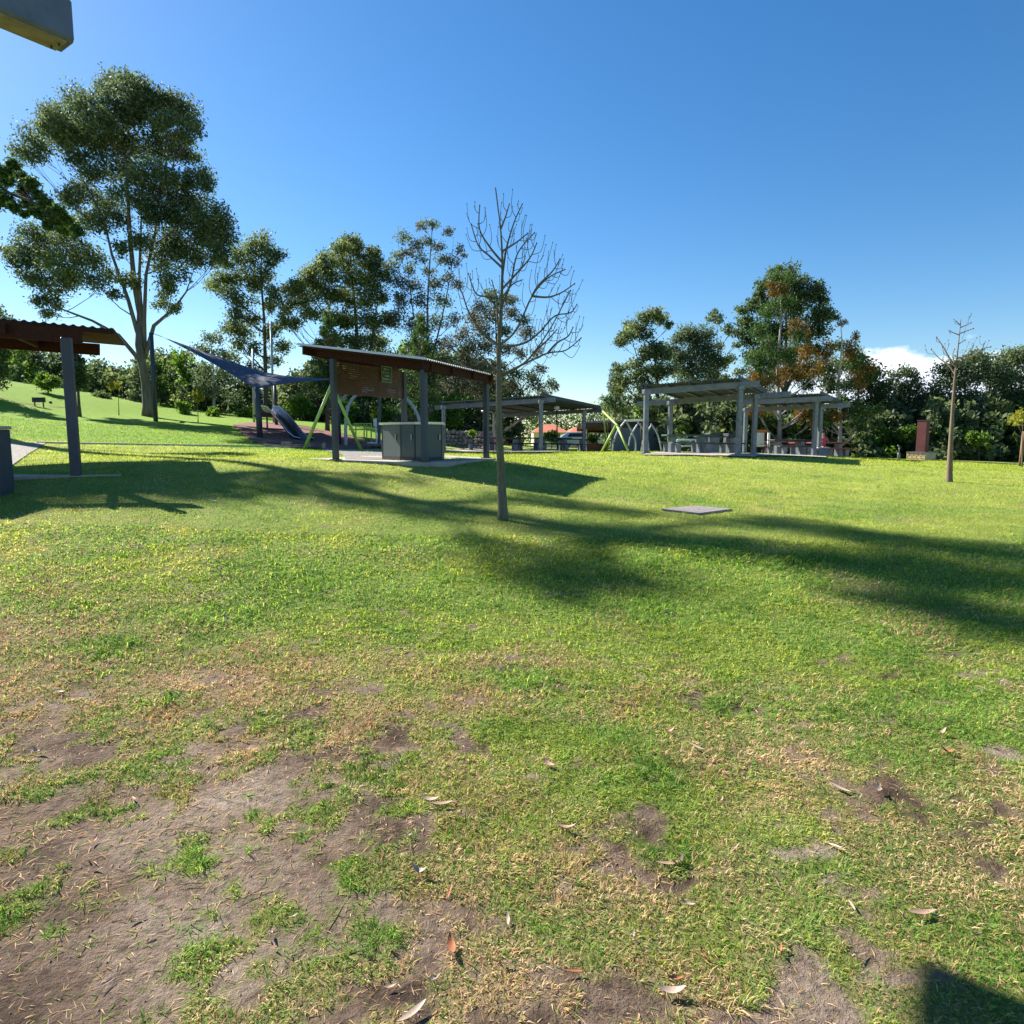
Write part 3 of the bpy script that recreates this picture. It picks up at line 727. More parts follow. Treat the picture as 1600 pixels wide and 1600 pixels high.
# stout concrete pillars/bins by the tables
for px, lab in ((1141, 'squat grey litter bin left of the thick post pair under the tallest pergola'), (1112, 'squat grey litter bin behind the dark table under the tallest pergola')):
    p = P(px, 710, 31); z_ = tz(p.x, p.y); rb = empty('litter_bin', (p.x, p.y, z_), lab, 'bin', 'litter bins under the pergola')
    mb = MB(); mb.box((p.x, p.y, z_ + .42), (.5, .5, .84), .2, .03); mb.build('body', 'galv', rb); mb = MB(); mb.box((p.x, p.y, z_ + .88), (.54, .54, .07), .2, .02); mb.build('lid', 'post', rb)
# white notice board with orange top
p = P(1190, 711, 34.5); z_ = tz(p.x, p.y); nbd = empty('notice_board', (p.x, p.y, z_), 'white notice board with orange header beside the right pergola posts', 'notice board')
def bx(px0, py0, px1, py1, Y, th=.08):
    a = P(px0, py1, Y); b_ = P(px1, py0, Y); return ((a.x + b_.x) / 2, Y, (a.z + b_.z) / 2), (b_.x - a.x, th, b_.z - a.z)
mb = MB(); mb.box(*bx(1181, 676, 1194, 698, 34.5)); mb.build('panel', 'white', nbd)
mb = MB(); mb.box(*bx(1181, 671.5, 1197, 675.6, 34.5, .2)); mb.build('header', 'orange', nbd)
for xx in (1180, 1195.5): mb = MB(); mb.box(*bx(xx, 676, xx + 1.6, 711, 34.4, .12)); mb.build('leg', 'rust', nbd)
mb = MB(); mb.box(*bx(1199, 676, 1203, 694, 35.2)); mb.box(*bx(1199, 694, 1200, 711, 35.2)); mb.box(*bx(1202, 694, 1203, 711, 35.2)); solo(mb, 'notice_sign', 'white', P(1201, 711, 35.2), 'narrow white sign just right of the orange topped notice board', 'sign')
# white railing frame
mb = MB(); 
for a, b_ in (((1178, 711), (1178, 694)), ((1178, 694), (1222, 694)), ((1222, 694), (1222, 711))): mb.tube([P(*a, 33.6), P(*b_, 33.6)], .03, 6)
solo(mb, 'handrail', 'pole', P(1178, 711, 33.6), 'thin pale handrail in front of the white notice board', 'railing')
# cream cube box by right post
p = P(1283, 712, 33.2); z_ = tz(p.x, p.y); cx_ = empty('electrical_box', (p.x, p.y, z_), 'pale box cabinet just right of the lower pergola post', 'cabinet')
mb = MB(); mb.box((p.x, p.y, z_ + .2), (.55, .4, .42), .1, .02); mb.build('body', 'galv', cx_); mb = MB(); mb.box((p.x, p.y - .03, z_ + .44), (.6, .45, .05), .1, .01); mb.build('lid', 'white', cx_)

# person seated ---------------------------------------------------
def person():
    p = P(1284, 709, 36.2); z0 = tz(p.x, p.y); r = empty('person', (p.x, p.y, z0), 'person in a pink top seated at the red table right of the lower pergola', 'person')
    s = 1.1
    J = {'pel': (0, 0, .55), 'spine': (0, -.02, .80), 'chest': (0, -.02, 1.00), 'neck': (0, -.03, 1.14), 'hd': (0, -.04, 1.24), 'hd2': (0, -.04, 1.36),
         'shL': (-.17, -.02, 1.06), 'elL': (-.24, -.12, .84), 'haL': (-.14, -.34, .80), 'shR': (.17, -.02, 1.06), 'elR': (.24, -.12, .84), 'haR': (.14, -.34, .80),
         'hiL': (-.10, 0, .52), 'knL': (-.13, -.42, .52), 'anL': (-.13, -.42, .10), 'foL': (-.13, -.58, .04),
         'hiR': (.10, 0, .52), 'knR': (.13, -.42, .52), 'anR': (.13, -.42, .10), 'foR': (.13, -.58, .04)}
    E = [('pel', 'spine'), ('spine', 'chest'), ('chest', 'neck'), ('neck', 'hd'), ('hd', 'hd2'), ('chest', 'shL'), ('shL', 'elL'), ('elL', 'haL'), ('chest', 'shR'), ('shR', 'elR'), ('elR', 'haR'),
         ('pel', 'hiL'), ('hiL', 'knL'), ('knL', 'anL'), ('anL', 'foL'), ('pel', 'hiR'), ('hiR', 'knR'), ('knR', 'anR'), ('anR', 'foR')]
    Rr = {'pel': .14, 'spine': .13, 'chest': .14, 'neck': .055, 'hd': .08, 'hd2': .085}
    ks = list(J); me = bpy.data.meshes.new('body'); me.from_pydata([J[k] for k in ks], [(ks.index(a), ks.index(b)) for a, b in E], [])
    o = bpy.data.objects.new('body', me); COL.objects.link(o); o.parent = r
    o.modifiers.new('s', 'SKIN'); sv = me.skin_vertices[0].data
    for i, k in enumerate(ks):
        q = Rr.get(k, .05 if k[:2] in ('sh', 'el', 'an', 'fo', 'ha') else .08); q = .035 if k[:2] == 'ha' else q; sv[i].radius = (q, q)
        sv[i].use_root = (i == 0)
    o.modifiers.new('d', 'SUBSURF').levels = 1; o.modifiers['d'].render_levels = 1; me.materials.append(M['skin'])
    mb = MB(); O = Vector((p.x, p.y, z0))
    mb.tube([O + Vector((0, 0, .55)), O + Vector((0, -.02, .8)), O + Vector((0, -.02, 1.0)), O + Vector((0, -.03, 1.1))], [.18, .165, .2, .11], 12)
    for s_ in (-1, 1): mb.tube([O + Vector((s_ * .13, -.02, 1.05)), O + Vector((s_ * .19, -.05, .98)), O + Vector((s_ * .235, -.11, .86))], [.085, .075, .065], 8)
    mb.build('shirt', 'pink', r)
    mb = MB(); mb.tube([O + Vector((0, .0, 1.2)), O + Vector((0, .0, 1.3)), O + Vector((0, -.015, 1.4)), O + Vector((0, -.03, 1.46))], [.07, .105, .10, .04], 10); mb.build('hair', 'hair', r)
person()

# ================================================================== PLAYGROUND
# shade sail
c1 = P(253, 526, 38.5); c2 = P(399, 608, 33.5); c3 = P(528, 593, 33); c4 = P(428, 588, 41)
mb = MB(); n_ = 24; vs = []; cen = (c1 + c2 + c3) / 3
# tensioned quad c1,c2,c3,c4 with sagging inward edges
def sailpt(u_, v_):
    p = c1.lerp(c2, u_).lerp(c4.lerp(c3, u_), v_)
    cc = (c1 + c2 + c3 + c4) / 4; e = max(abs(u_ - .5), abs(v_ - .5)) * 2
    edge_u = 4 * u_ * (1 - u_) * abs(2 * v_ - 1) ** 1.5; edge_v = 4 * v_ * (1 - v_) * abs(2 * u_ - 1) ** 1.5
    p = p.lerp(cc, .10 * edge_u + .10 * edge_v); p.z -= 16 * u_ * (1 - u_) * v_ * (1 - v_) * .10
    return p
for i in range(n_ + 1):
    for j in range(n_ + 1): vs.append(sailpt(i / n_, j / n_))
fs = [(i * (n_ + 1) + j, (i + 1) * (n_ + 1) + j, (i + 1) * (n_ + 1) + j + 1, i * (n_ + 1) + j + 1) for i in range(n_) for j in range(n_)]
k_ = len(vs); vs2 = vs + [v - up * .012 for v in vs]; fs2 = fs + [tuple(reversed([a + k_ for a in f])) for f in fs]
bnd = [i * (n_ + 1) for i in range(n_ + 1)] + [n_ * (n_ + 1) + j for j in range(1, n_ + 1)] + [i * (n_ + 1) + n_ for i in range(n_ - 1, -1, -1)] + [j for j in range(n_ - 1, 0, -1)]
fs2 += [(bnd[i], bnd[i] + k_, bnd[(i + 1) % len(bnd)] + k_, bnd[(i + 1) % len(bnd)]) for i in range(len(bnd))]
ss = empty('shade_sail', (c2.x, c2.y, tz(c2.x, c2.y)), 'navy blue shade sail stretched over the red playground mound', 'shade sail')
mb.add(vs2, fs2, True); mb.build('canopy', 'sail', ss)
def pole(px, ptop, pbot, Y, r=.09, m='post', Yt=None):
    b_ = P(px[1], pbot, Y); z0 = tz(b_.x, b_.y) - .1; t_ = P(px[0], ptop, Yt or Y); mb = MB(); mb.tube([Vector((b_.x, b_.y, z0)), t_], [r, r * .9], 10); return mb
pole((403, 243), 0, 0, 1)
pole((236, 243), 520, 651, 39.5, .13).build('post', 'post', ss)
pole((401, 407), 605, 700, 33, .14).build('post', 'post', ss)
pole((527, 531), 590, 700, 33.2, .09).build('post', 'post', ss)
pole((429, 432), 600, 660, 41, .1).build('post', 'post', ss)
mb = MB(); mb.tube([P(239, 521, 39.5), c1], .02, 5); mb.build('cable', 'chain', ss)
for (xt, xb, yt, yb, Y, lab) in ((395, 397, 545, 657, 43, 'shorter pale mast rising behind the shade sail left of the tall one'), (423, 428, 503, 660, 43, 'taller pale mast with a cross arm rising behind the shade sail')):
    mb = pole((xt, xb), yt, yb, Y, .075)
    if yt < 520: t_ = P(423, 505, 43); mb.tube([t_, P(412, 508, 43)], .05, 6)
    b_ = P(xb, yb, Y); solo(mb, 'light_mast', 'pole', (b_.x, b_.y, tz(b_.x, b_.y)), lab, 'pole', 'masts behind the shade sail')
# slide
sl = empty('slide', G(470, 697), 'dark metal slide running down the red rubber mound', 'slide')
pts_ = [P(418, 641, 38), P(428, 643, 37.4), P(440, 655, 36), P(452, 670, 35), P(462, 683, 34.2), P(470, 690, 33.8), P(480, 692.5, 33.4)]
vs = []; m_ = 9
for i, p in enumerate(pts_):
    d = (pts_[min(i + 1, 6)] - pts_[max(i - 1, 0)]).normalized(); s_ = d.cross(up).normalized(); w_ = s_.cross(d)
    for ring_r in (.36, .33):
        for k in range(m_):
            a = math.pi * (1 + k / (m_ - 1)); vs.append(p + up * .25 + s_ * math.cos(a) * ring_r + w_ * math.sin(a) * ring_r * 1.0)
fs = []
for i in range(6):
    for rr_ in (0, m_):
        for k in range(m_ - 1):
            a = i * 2 * m_ + rr_ + k; b_ = a + 2 * m_; f = (a, a + 1, b_ + 1, b_); fs.append(f if rr_ else tuple(reversed(f)))
    for k in (0, m_ - 1):
        a = i * 2 * m_ + k; fs.append((a, a + m_, a + 3 * m_, a + 2 * m_))
for i in (0, 6):
    for k in range(m_ - 1): a = i * 2 * m_ + k; fs.append((a, a + 1, a + m_ + 1, a + m_))
mb = MB(); mb.add(vs, fs, True); mb.build('chute', 'slide', sl)
mb = MB()
for k in (0, m_ - 1): mb.tube([vs[i * 2 * m_ + k] for i in range(7)], .035, 8)
each(mb, 'side_rail', 'steel', sl)
mb = MB(); mb.box(P(412, 650, 38.5), (1.0, 1.0, .1), .3); mb.build('platform', 'dark', sl)
mb = MB()
for q in (P(408, 650, 38.2), P(417, 652, 38.2)): mb.tube([q, Vector((q.x, q.y, tz(q.x, q.y) - .1))], .05, 8)
each(mb, 'support', 'post', sl)
# sandstone blocks
for i, (x0, x1, y0, lab) in enumerate(((388, 392, 691, 'small sandstone post stone leftmost in the row edging the playground'), (403, 415, 690, 'wide sandstone block beside the shade sail post'),
                                       (441, 455, 690, 'widest sandstone block in front of the slide foot'), (480, 484, 692, 'small orange sandstone stub beside the swing frame foot'), (504, 508, 692, 'small sandstone stub between swing frame foot and shelter post'))):
    c_, s_ = bx(x0, y0, x1, 700.5, 29.5 if i != 1 else 30.5, .35)
    mb = MB(); mb.box(c_, s_, random.uniform(-.1, .1), .03); solo(mb, 'sandstone_block', 'sand', (c_[0], c_[1], c_[2] - s_[2] / 2), lab, 'stone block', 'sandstone blocks edging the playground')
mb = MB()
for a, b_ in ((392, 403), (415, 441), (455, 480)): mb.beam(P(a + .5, 692.5, 30), P(b_ - .5, 692.5, 30), .08, .08)
solo(mb, 'timber_rail', 'post', P(430, 698, 30), 'low dark rail running between the sandstone blocks', 'rail')
# lime swing frame near
def aframe(name, label, tops, feet, m, r=.07, beam=None, seats=None):
    g0 = P(*feet[0]); root = empty(name, (g0.x, g0.y, tz(g0.x, g0.y)), label, 'swing', None)
    for (t_, f_) in tops:
        tv = P(*t_); fv = P(*f_); fv.z = tz(fv.x, fv.y) - .1; mb = MB(); mb.tube([fv, tv], r, 10); mb.build('leg', m, root)
    if beam: mb = MB(); mb.tube([P(*beam[0]), P(*beam[1])], r * 1.1, 10); mb.build('crossbar', m, root)
    for s_ in (seats or []):
        mb = MB(); a = P(*s_[0]); z_ = P(*s_[1]).z
        for k in (-.25, .25): mb.tube([a + Vector((0, k, 0)), Vector((a.x, a.y + k, z_))], .012, 5)
        mb.box((a.x, a.y, z_), (.2, .55, .05)); mb.build('swing_seat', 'dark', root)
    return root
aframe('swing_set', 'lime green A frame swing set seen behind the left post of the central shelter', [((518, 601, 29), (474, 700, 28.5)), ((519, 601, 29), (566, 701, 29.5)), ((526, 603, 36), (522, 697, 37.5)), ((526, 603, 36), (528, 698, 34.5))], [(474, 700, 28.5)], 'lime', .068,
       ((518, 601, 28.8), (527, 604, 36.2)))
aframe('swing_set', 'slender lime green A frame swing set in front of the far shed', [((963, 663, 28.5), (937, 707, 28.5)), ((963, 663, 28.5), (985, 710, 27.5)), ((943, 644, 35), (948, 700, 36.5))], [(937, 707, 28.5)], 'lime', .043,
       ((965, 665, 28.2), (942, 643, 35.2)), [((958, 658, 30.5), (955, 692, 30.5))])
# grey arches
def arch(mb, pts2, Y, r=.06, sub=6):
    pv = [P(a, b_, Y + (c_ if c_ else 0)) for a, b_, c_ in pts2]; out = []
    for i in range(len(pv) - 1):
        p0 = pv[max(i - 1, 0)]; p1 = pv[i]; p2 = pv[i + 1]; p3 = pv[min(i + 2, len(pv) - 1)]
        for k in range(sub):
            t = k / sub; out.append(.5 * ((2 * p1) + (-p0 + p2) * t + (2 * p0 - 5 * p1 + 4 * p2 - p3) * t * t + (-p0 + 3 * p1 - 3 * p2 + p3) * t ** 3))
    out.append(pv[-1]); mb.tube(out, r, 8)
ar = empty('arch_climber', G(560, 700), 'tall curved grey climbing arches behind the slatted shelter screen', 'climbing frame')
for pts2, m in (([(541, 702, 0), (540, 665, 0), (543, 640, 0), (552, 622, 0), (566, 612, 0), (583, 609, 1)], 'pole'),
                ([(529, 700, 3), (528, 640, 3), (538, 620, 3), (552, 610, 3), (575, 608, 3)], 'pole'),
                ([(592, 700, 0), (593, 640, 0), (594, 612, 0)], 'post'),
                ([(583, 609, 1), (600, 609, 1), (620, 614, 1), (638, 626, 1), (650, 643, 1), (657, 665, 1), (660, 698, 1)], 'pole')):
    mb = MB(); arch(mb, pts2, 33, .08); mb.build('arch', m, ar)
ar2 = empty('arch_climber', G(1000, 707), 'thin curved grey climbing arches in front of the far shed, left of the tallest pergola', 'climbing frame')
for pts2 in ([(957, 706, 0), (959, 690, 0), (966, 672, 0), (977, 658, 0)], [(978, 658, 0), (986, 672, 0), (993, 690, 0), (993, 707, 0)], [(982, 697, 2), (986, 680, 2), (996, 663, 2)],
             [(997, 660, 2), (1010, 680, 2), (1014, 705, 2)], [(1002, 706, 1), (1006, 685, 1), (1018, 664, 1)], [(1017, 662, 1), (1028, 680, 1), (1034, 706, 1)]):
    mb = MB(); arch(mb, pts2, 31, .038); mb.build('arch', 'pole', ar2)
mb = MB(); mb.tube([P(977, 657.5, 31), P(1012, 656.5, 32)], .04, 8); mb.build('top_bar', 'white', ar2)
# small lime climbing frame + spring toys
cf = empty('ladder_climber', G(572, 699), 'small lime green ladder climbing frame behind the swing leg, left of the barbecue cabinet', 'climbing frame')
mb = MB()
for x in (556, 569, 573, 580): mb.tube([P(x, 662, 35), P(x, 690, 35)], .035, 6)
mb.tube([P(552, 662, 35), P(581, 662, 35)], .035, 6); mb.tube([P(545, 671, 35), P(582, 671, 35)], .035, 6); mb.tube([P(556, 687, 35), P(570, 687, 35)], .05, 6)
for x in (556, 580): q = P(x, 688, 35); mb.tube([q, Vector((q.x, q.y, tz(q.x, q.y)))], .035, 6)
each(mb, 'tube', 'lime', cf)
rk = empty('spring_rocker', G(580, 700.5), 'low dark rocker toy with white grips beside the barbecue cabinet', 'play rocker')
mb = MB(); mb.box(*bx(572, 693, 594, 697, 33, .5)); mb.build('seat', 'slide', rk)
mb = MB(); mb.tube([P(574, 692, 33), P(595, 692, 33)], .04, 6); mb.build('handle', 'white', rk)
mb = MB(); q = P(583, 697, 33); mb.tube([q, Vector((q.x, q.y, tz(q.x, q.y) - .05))], .1, 8); mb.build('spring', 'dark', rk)
mb = MB(); mb.box(*bx(584, 654, 588.5, 666, 34, .1)); mb.tube([P(587, 666, 34), P(589, 700, 34)], .04, 6); solo(mb, 'post_sign', 'white', P(588, 700, 34), 'small white sign on a thin curved post beside the shelter cabinet', 'sign')

# rock wall
rw = MB()
def rock(mb, c, s):
    vs = []; bmx = bmesh.new(); bmesh.ops.create_icosphere(bmx, subdivisions=2, radius=1)
    o_ = Vector((random.random() * 50, random.random() * 50, 0))
    for v in bmx.verts:
        q = v.co.copy(); q = Vector((max(-.75, min(.75, q.x)), max(-.75, min(.75, q.y)), max(-.7, min(.7, q.z)))); q *= 1 + .3 * mnoise.noise(q * 1.5 + o_)
        vs.append(Vector((q.x * s[0], q.y * s[1], q.z * s[2])) + Vector(c))
    fs = [tuple(v.index for v in f.verts) for f in bmx.faces]; bmx.free(); mb.add(vs, fs, False)
for row in range(5):
    x = 694 + random.uniform(0, 5)
    while x < 785:
        w = random.uniform(4, 9); y = 700 - row * 6 + random.uniform(-1, 1)
        if not (row > 2 and x > 775): rock(rw, P(x + w / 2, y, 42.5 + row * .25), (w / 24.7 * .66, .4, .17))
        x += w
rwo = solo(rw, 'rock_wall', 'rock', P(735, 705, 42.5), 'low wall of stacked pinkish rocks behind the left pergola', 'wall')
tk = MB()
for x in range(12): rock(tk, P(733 + x * 3.4, 703.5 + (x % 3) * .8, 40.5), (.12, .12, .09))
solo(tk, 'rubble', 'rock', P(752, 705, 40.5), 'scatter of small pale rocks at the foot of the rock wall', 'rocks')

# far shed
p = P(975, 706, 40)
sd = empty('park_shed', (p.x, p.y, tz(p.x, p.y)), 'long low brown roofed shed with grey cladding behind the lime swing frame', 'shed')
mb = MB(); a = P(914, 660, 40); b_ = P(1046, 658, 43); zz = a.z; mb.hexa([a + Vector((0, 0, -.25)), b_ + Vector((0, 0, -.45)), b_ + Vector((.5, 5, -.75)), a + Vector((0, 5, -.5)), a, b_ + Vector((0, 0, -.0)), b_ + Vector((.5, 5, -.3)), a + Vector((0, 5, -.2))]); mb.build('roof', 'slat', sd)
mb = MB(); mb.beam(a + Vector((-.1, -.05, .02)), b_ + Vector((.1, -.05, .02)), .12, .1); mb.build('fascia', 'galv', sd)
mb = MB(); z0 = tz(p.x, p.y)
x0 = P(955, 700, 41).x; x1 = P(1045, 700, 43).x
for i in range(34):
    t = (i + .5) / 34; X1 = x0 + (x1 - x0) * t; Y1 = 41 + 2 * t; mb.box((X1, Y1 + (.03 if i % 2 else 0), z0 + .75), ((x1 - x0) / 34 * 1.02, .08, 1.6))
mb.build('cladding', 'corr', sd)
mb = MB(); c_, s_ = bx(916, 693, 950, 708, 42, .1); mb.box(c_, s_); mb.build('side_wall', 'brickw', sd)
mb = MB(); c_, s_ = bx(916, 662, 1045, 676, 44.5, .1); mb.box(c_, s_); mb.build('back_wall', 'rust', sd)
for x in (916, 948, 1000, 1043): mb = MB(); c_, s_ = bx(x, 661, x + 2.5, 708, 40.3, .1); mb.box(c_, s_); mb.build('post', 'brownpost', sd)

# houses
def house(label, px0, px1, pyr, pye, pyb, Y, roof, wl, depth=10):
    a = P(px0, pyb, Y); b_ = P(px1, pyb, Y); ze = P(px0, pye, Y).z; zr = P(px0, pyr, Y + depth / 2).z; zb = min(a.z, ze - 2.4)
    r = empty('house', ((a.x + b_.x) / 2, Y + depth / 2, zb), label, 'house', 'houses beyond the park')
    w = b_.x - a.x; cx = (a.x + b_.x) / 2
    mb = MB(); mb.box((cx, Y + depth / 2, (zb + ze) / 2), (w * .94, depth * .92, ze - zb)); mb.build('wall', wl, r)
    mb = MB(); e = [Vector((a.x, Y, ze)), Vector((b_.x, Y, ze)), Vector((b_.x, Y + depth, ze)), Vector((a.x, Y + depth, ze))]
    i_ = min(w * .35, depth / 2); t_ = [Vector((a.x + i_, Y + depth / 2, zr)), Vector((b_.x - i_, Y + depth / 2, zr))]
    mb.add(e + t_, [(0, 1, 5, 4), (2, 3, 4, 5), (1, 2, 5), (3, 0, 4), (3, 2, 1, 0)]); mb.build('roof', roof, r)
    for t in (.25, .6):
        x_ = a.x + w * t; mb = MB(); mb.box((x_, Y + depth * .04 - .03, ze - 1.1), (w * .14, .08, 1.0)); f_ = mb.build('window', 'white', r)
        mb = MB(); mb.box((x_, Y + depth * .04 - .09, ze - 1.1), (w * .12, .04, .85)); mb.build('pane', 'glass', f_)
    return r
house('house with terracotta hip roof, larger of two, seen under the left pergola', 832, 889, 663, 675.5, 695, 80, 'tile', 'wall')
house('house with terracotta roof at the right pergola A post, behind the grey roofed house', 890, 930, 667, 675, 695, 84, 'tile', 'wall')
house('pale house with grey roof behind the white car', 877, 922, 675, 684, 700, 66, 'greytile', 'wall', 7)
# car
def car(label, px, Y, col, L=4.4, rz=0, name='parked_car'):
    p = P(px, 702, Y); z0 = tz(p.x, p.y); r = empty(name, (p.x, p.y, z0), label, 'car')
    prof = [(-2.2, .35), (-2.15, .75), (-1.5, .92), (-.9, 1.38), (.7, 1.42), (1.5, .98), (2.1, .88), (2.2, .4)]
    mb = MB(); n_ = len(prof); vs = []
    for s_, ins in ((-.85, 0), (.85, 0)):
        for x, z in prof: vs.append((p.x + x, p.y + s_ * (.82 if z > 1.1 else 1), z0 + z))
    mb.add(vs, [tuple(range(n_)), tuple(reversed(range(n_, 2 * n_)))] + [(i, n_ + i, n_ + (i + 1) % n_, (i + 1) % n_) for i in range(n_)]); mb.build('body', col, r)
    mb = MB(); q = [(-.95, 1.0), (-.75, 1.3), (.6, 1.33), (1.05, 1.0)]; mb.add([(p.x + x, p.y - .86 + (.13 if z > 1.1 else .0), z0 + z) for x, z in q], [(0, 3, 2, 1)]); 
    mb.add([(p.x + x, p.y + .86 - (.13 if z > 1.1 else .0), z0 + z) for x, z in q], [(0, 1, 2, 3)]); mb.build('window', 'glass', r)
    for x in (-1.35, 1.35):
        for s_ in (-.78, .78): mb = MB(); mb.tube([(p.x + x, p.y + s_ - .1, z0 + .33), (p.x + x, p.y + s_ + .1, z0 + .33)], .33, 14); w_ = mb.build('wheel', 'tyre', r)
car('white parked car seen beneath the left pergola beside its right post', 902, 60, 'carw')
mb = MB(); t_ = P(870, 637, 36); b_ = P(871, 703, 36); mb.tube([Vector((b_.x, b_.y, tz(b_.x, b_.y) - .1)), t_], .035, 8)
lr = empty('lamp_post', (b_.x, b_.y, tz(b_.x, b_.y)), 'thin dark lamp post with a white globe under the left pergola', 'lamp post'); mb.build('pole', 'dark', lr)
mb = MB(); mb.tube([t_ - up * .12, t_ - up * .08, t_, t_ + up * .08, t_ + up * .12], [.03, .12, .15, .12, .03], 12); mb.build('globe', 'white', lr)

# brick barbecue with flue
p = P(1438, 718.5, 33.5); z0 = tz(p.x, p.y) - .05
bb = empty('stone_barbecue', (p.x, p.y, z0), 'cream stone fireplace with a tall rust red flue beside the right hand sapling', 'barbecue')
Cn = P(1445, 719, 33.0); z1 = P(1445, 708, 33.0).z; d1 = Vector((-.61, .79, 0)); d2 = Vector((.79, .61, 0))
Cn.z = z1; fq = [Cn, Cn + d2 * 1.3, Cn + d2 * 1.3 + d1 * .85, Cn + d1 * .85]
mb = MB(); prism(mb, fq, z0, z1); mb.build('stone_base', 'sandbrick', bb)
mb = MB(); nl_ = Vector((-.79, -.61, 0))
for r_ in range(3):
    zz_ = z0 + (z1 - z0) * (r_ + .5) / 3
    for k in range(4):
        q_ = Cn + d1 * (.1 + k * .21 + (r_ % 2) * .08) + nl_ * .003; mb.box((q_.x, q_.y, zz_), (.008, .012, (z1 - z0) / 3), math.atan2(nl_.y, nl_.x))
    q_ = Cn + d1 * .42 + nl_ * .002; mb.box((q_.x, q_.y, z0 + (z1 - z0) * r_ / 3), (.006, .84, .010), math.atan2(nl_.y, nl_.x))
each(mb, 'mortar_joint', 'rust', bb)
c_ = (Cn + d2 * .6 + d1 * .4); c_ = (c_.x, c_.y, (z0 + z1) / 2); s_ = (1, 1, z1 - z0)
mb = MB(); prism(mb, fq, z1 + .003, z1 + .05, 1.05); mb.build('hotplate', 'galv', bb)
mb = MB(); c_, s_ = bx(1434, 657.5, 1450, 707, 33.6, .5); mb.box(c_, (.42, .42, s_[2]), .65); fl_ = mb.build('flue', 'rust', bb)
mb = MB(); mb.box((c_[0], c_[1], c_[2] + s_[2] / 2 + .02), (.46, .46, .04), .65); mb.build('flue_cap', 'dark', fl_)
q = P(1404, 717, 34); mb = MB(); z_ = tz(q.x, q.y); mb.tube([(q.x, q.y, z_ - .1), (q.x, q.y, z_ + .3), (q.x, q.y, z_ + .34)], [.07, .07, .05], 8); mb.tube([(q.x, q.y, z_ + .34), (q.x, q.y, z_ + .62)], .025, 6); mb.tube([(q.x, q.y, z_ + .6), (q.x - .08, q.y, z_ + .72)], .04, 6)
solo(mb, 'drinking_tap', 'galv', (q.x, q.y, z_), 'small pale tap post left of the cream stone fireplace', 'tap')
# right edge stake
q = P(1594, 728, 30); z_ = tz(q.x, q.y); mb = MB(); mb.tube([(q.x, q.y, z_ - .1), P(1600, 674, 30)], .07, 6); solo(mb, 'timber_stake', 'brownpost', (q.x, q.y, z_), 'brown timber stake at the right edge of the lawn', 'stake')
# pit cover
q4 = [G(1033, 798), G(1086, 793), G(1144, 798), G(1092, 805)]
lid = empty('pit_cover', tuple((q4[0] + q4[2]) / 2), 'weathered grey plank pit cover lying flat in the lawn right of the bare tree', 'pit cover')
for i in range(5):
    t0 = i / 5 + .008; t1 = (i + 1) / 5 - .008; mb = MB()
    zt_ = [tz(q.x, q.y) + .035 for q in q4]; Q4 = [Vector((q.x, q.y, z)) for q, z in zip(q4, zt_)]
    ps_ = [Q4[0].lerp(Q4[1], t0), Q4[3].lerp(Q4[2], t0), Q4[3].lerp(Q4[2], t1), Q4[0].lerp(Q4[1], t1)]
    mb.hexa([p_ - up * .09 for p_ in ps_] + ps_); mb.build('plank', 'wood', lid)
# hill plaque
q = P(61, 629, 40); z_ = tz(q.x, q.y); mb = MB(); c_, s_ = bx(51, 621, 70, 628.5, q.y, .1); mb.box(c_, s_)
mb.box((c_[0] - .25, c_[1], c_[2] - .3), (.05, .05, .4)); mb.box((c_[0] + .25, c_[1], c_[2] - .3), (.05, .05, .4)); solo(mb, 'plaque', 'dark', (c_[0], c_[1], z_), 'dark rectangular plaque standing on the left hillside lawn', 'sign')
q = G(79, 630); mb = MB(); mb.box((q.x, q.y, q.z + .06), (.14, .14, .12), .3, .02); solo(mb, 'marker', 'dark', q, 'tiny dark marker block right of the plaque on the hillside', 'marker')

# ================================================================== TREES
GR = 'trees around the park'
T1 = [(180,138,16),(205,135,16),(125,160,18),(150,175,18),(180,160,20),(215,155,20),(245,155,18),(272,160,18),(290,180,14),(302,198,12),
(80,192,16),(105,190,18),(85,205,18),(55,225,18),(40,240,14),(95,215,14),(130,205,16),(160,200,20),(200,190,20),(235,190,18),(265,195,14),
(140,225,18),(170,235,20),(210,225,20),(250,230,18),(280,230,16),(298,245,12),(290,215,10),(120,245,14),(150,270,16),(190,265,20),(225,270,18),(260,275,16),(300,285,16),(318,275,12),(322,290,10),
(110,310,14),(135,300,18),(165,320,16),(200,310,16),(240,300,16),(275,305,18),(310,320,18),(330,335,16),(345,350,14),(355,370,10),(130,345,14),(160,350,14),
(250,340,18),(285,345,20),(310,365,20),(335,375,16),(340,395,14),(265,380,20),(295,395,22),(320,400,16),(250,410,14),(270,430,14),
(50,365,14),(35,385,14),(15,390,10),(75,380,16),(105,375,18),(60,405,16),(30,410,14),(90,410,16),(120,400,16),(140,410,16),(95,440,16),(65,440,14),(40,435,12),(115,435,14),(150,440,12),(170,430,10),(60,470,10),(85,470,12),(180,460,8),(75,490,8),
(260,455,12),(250,475,8),(275,480,8),(205,440,12),(215,380,14),(185,345,12),(230,330,14),(190,390,10)]
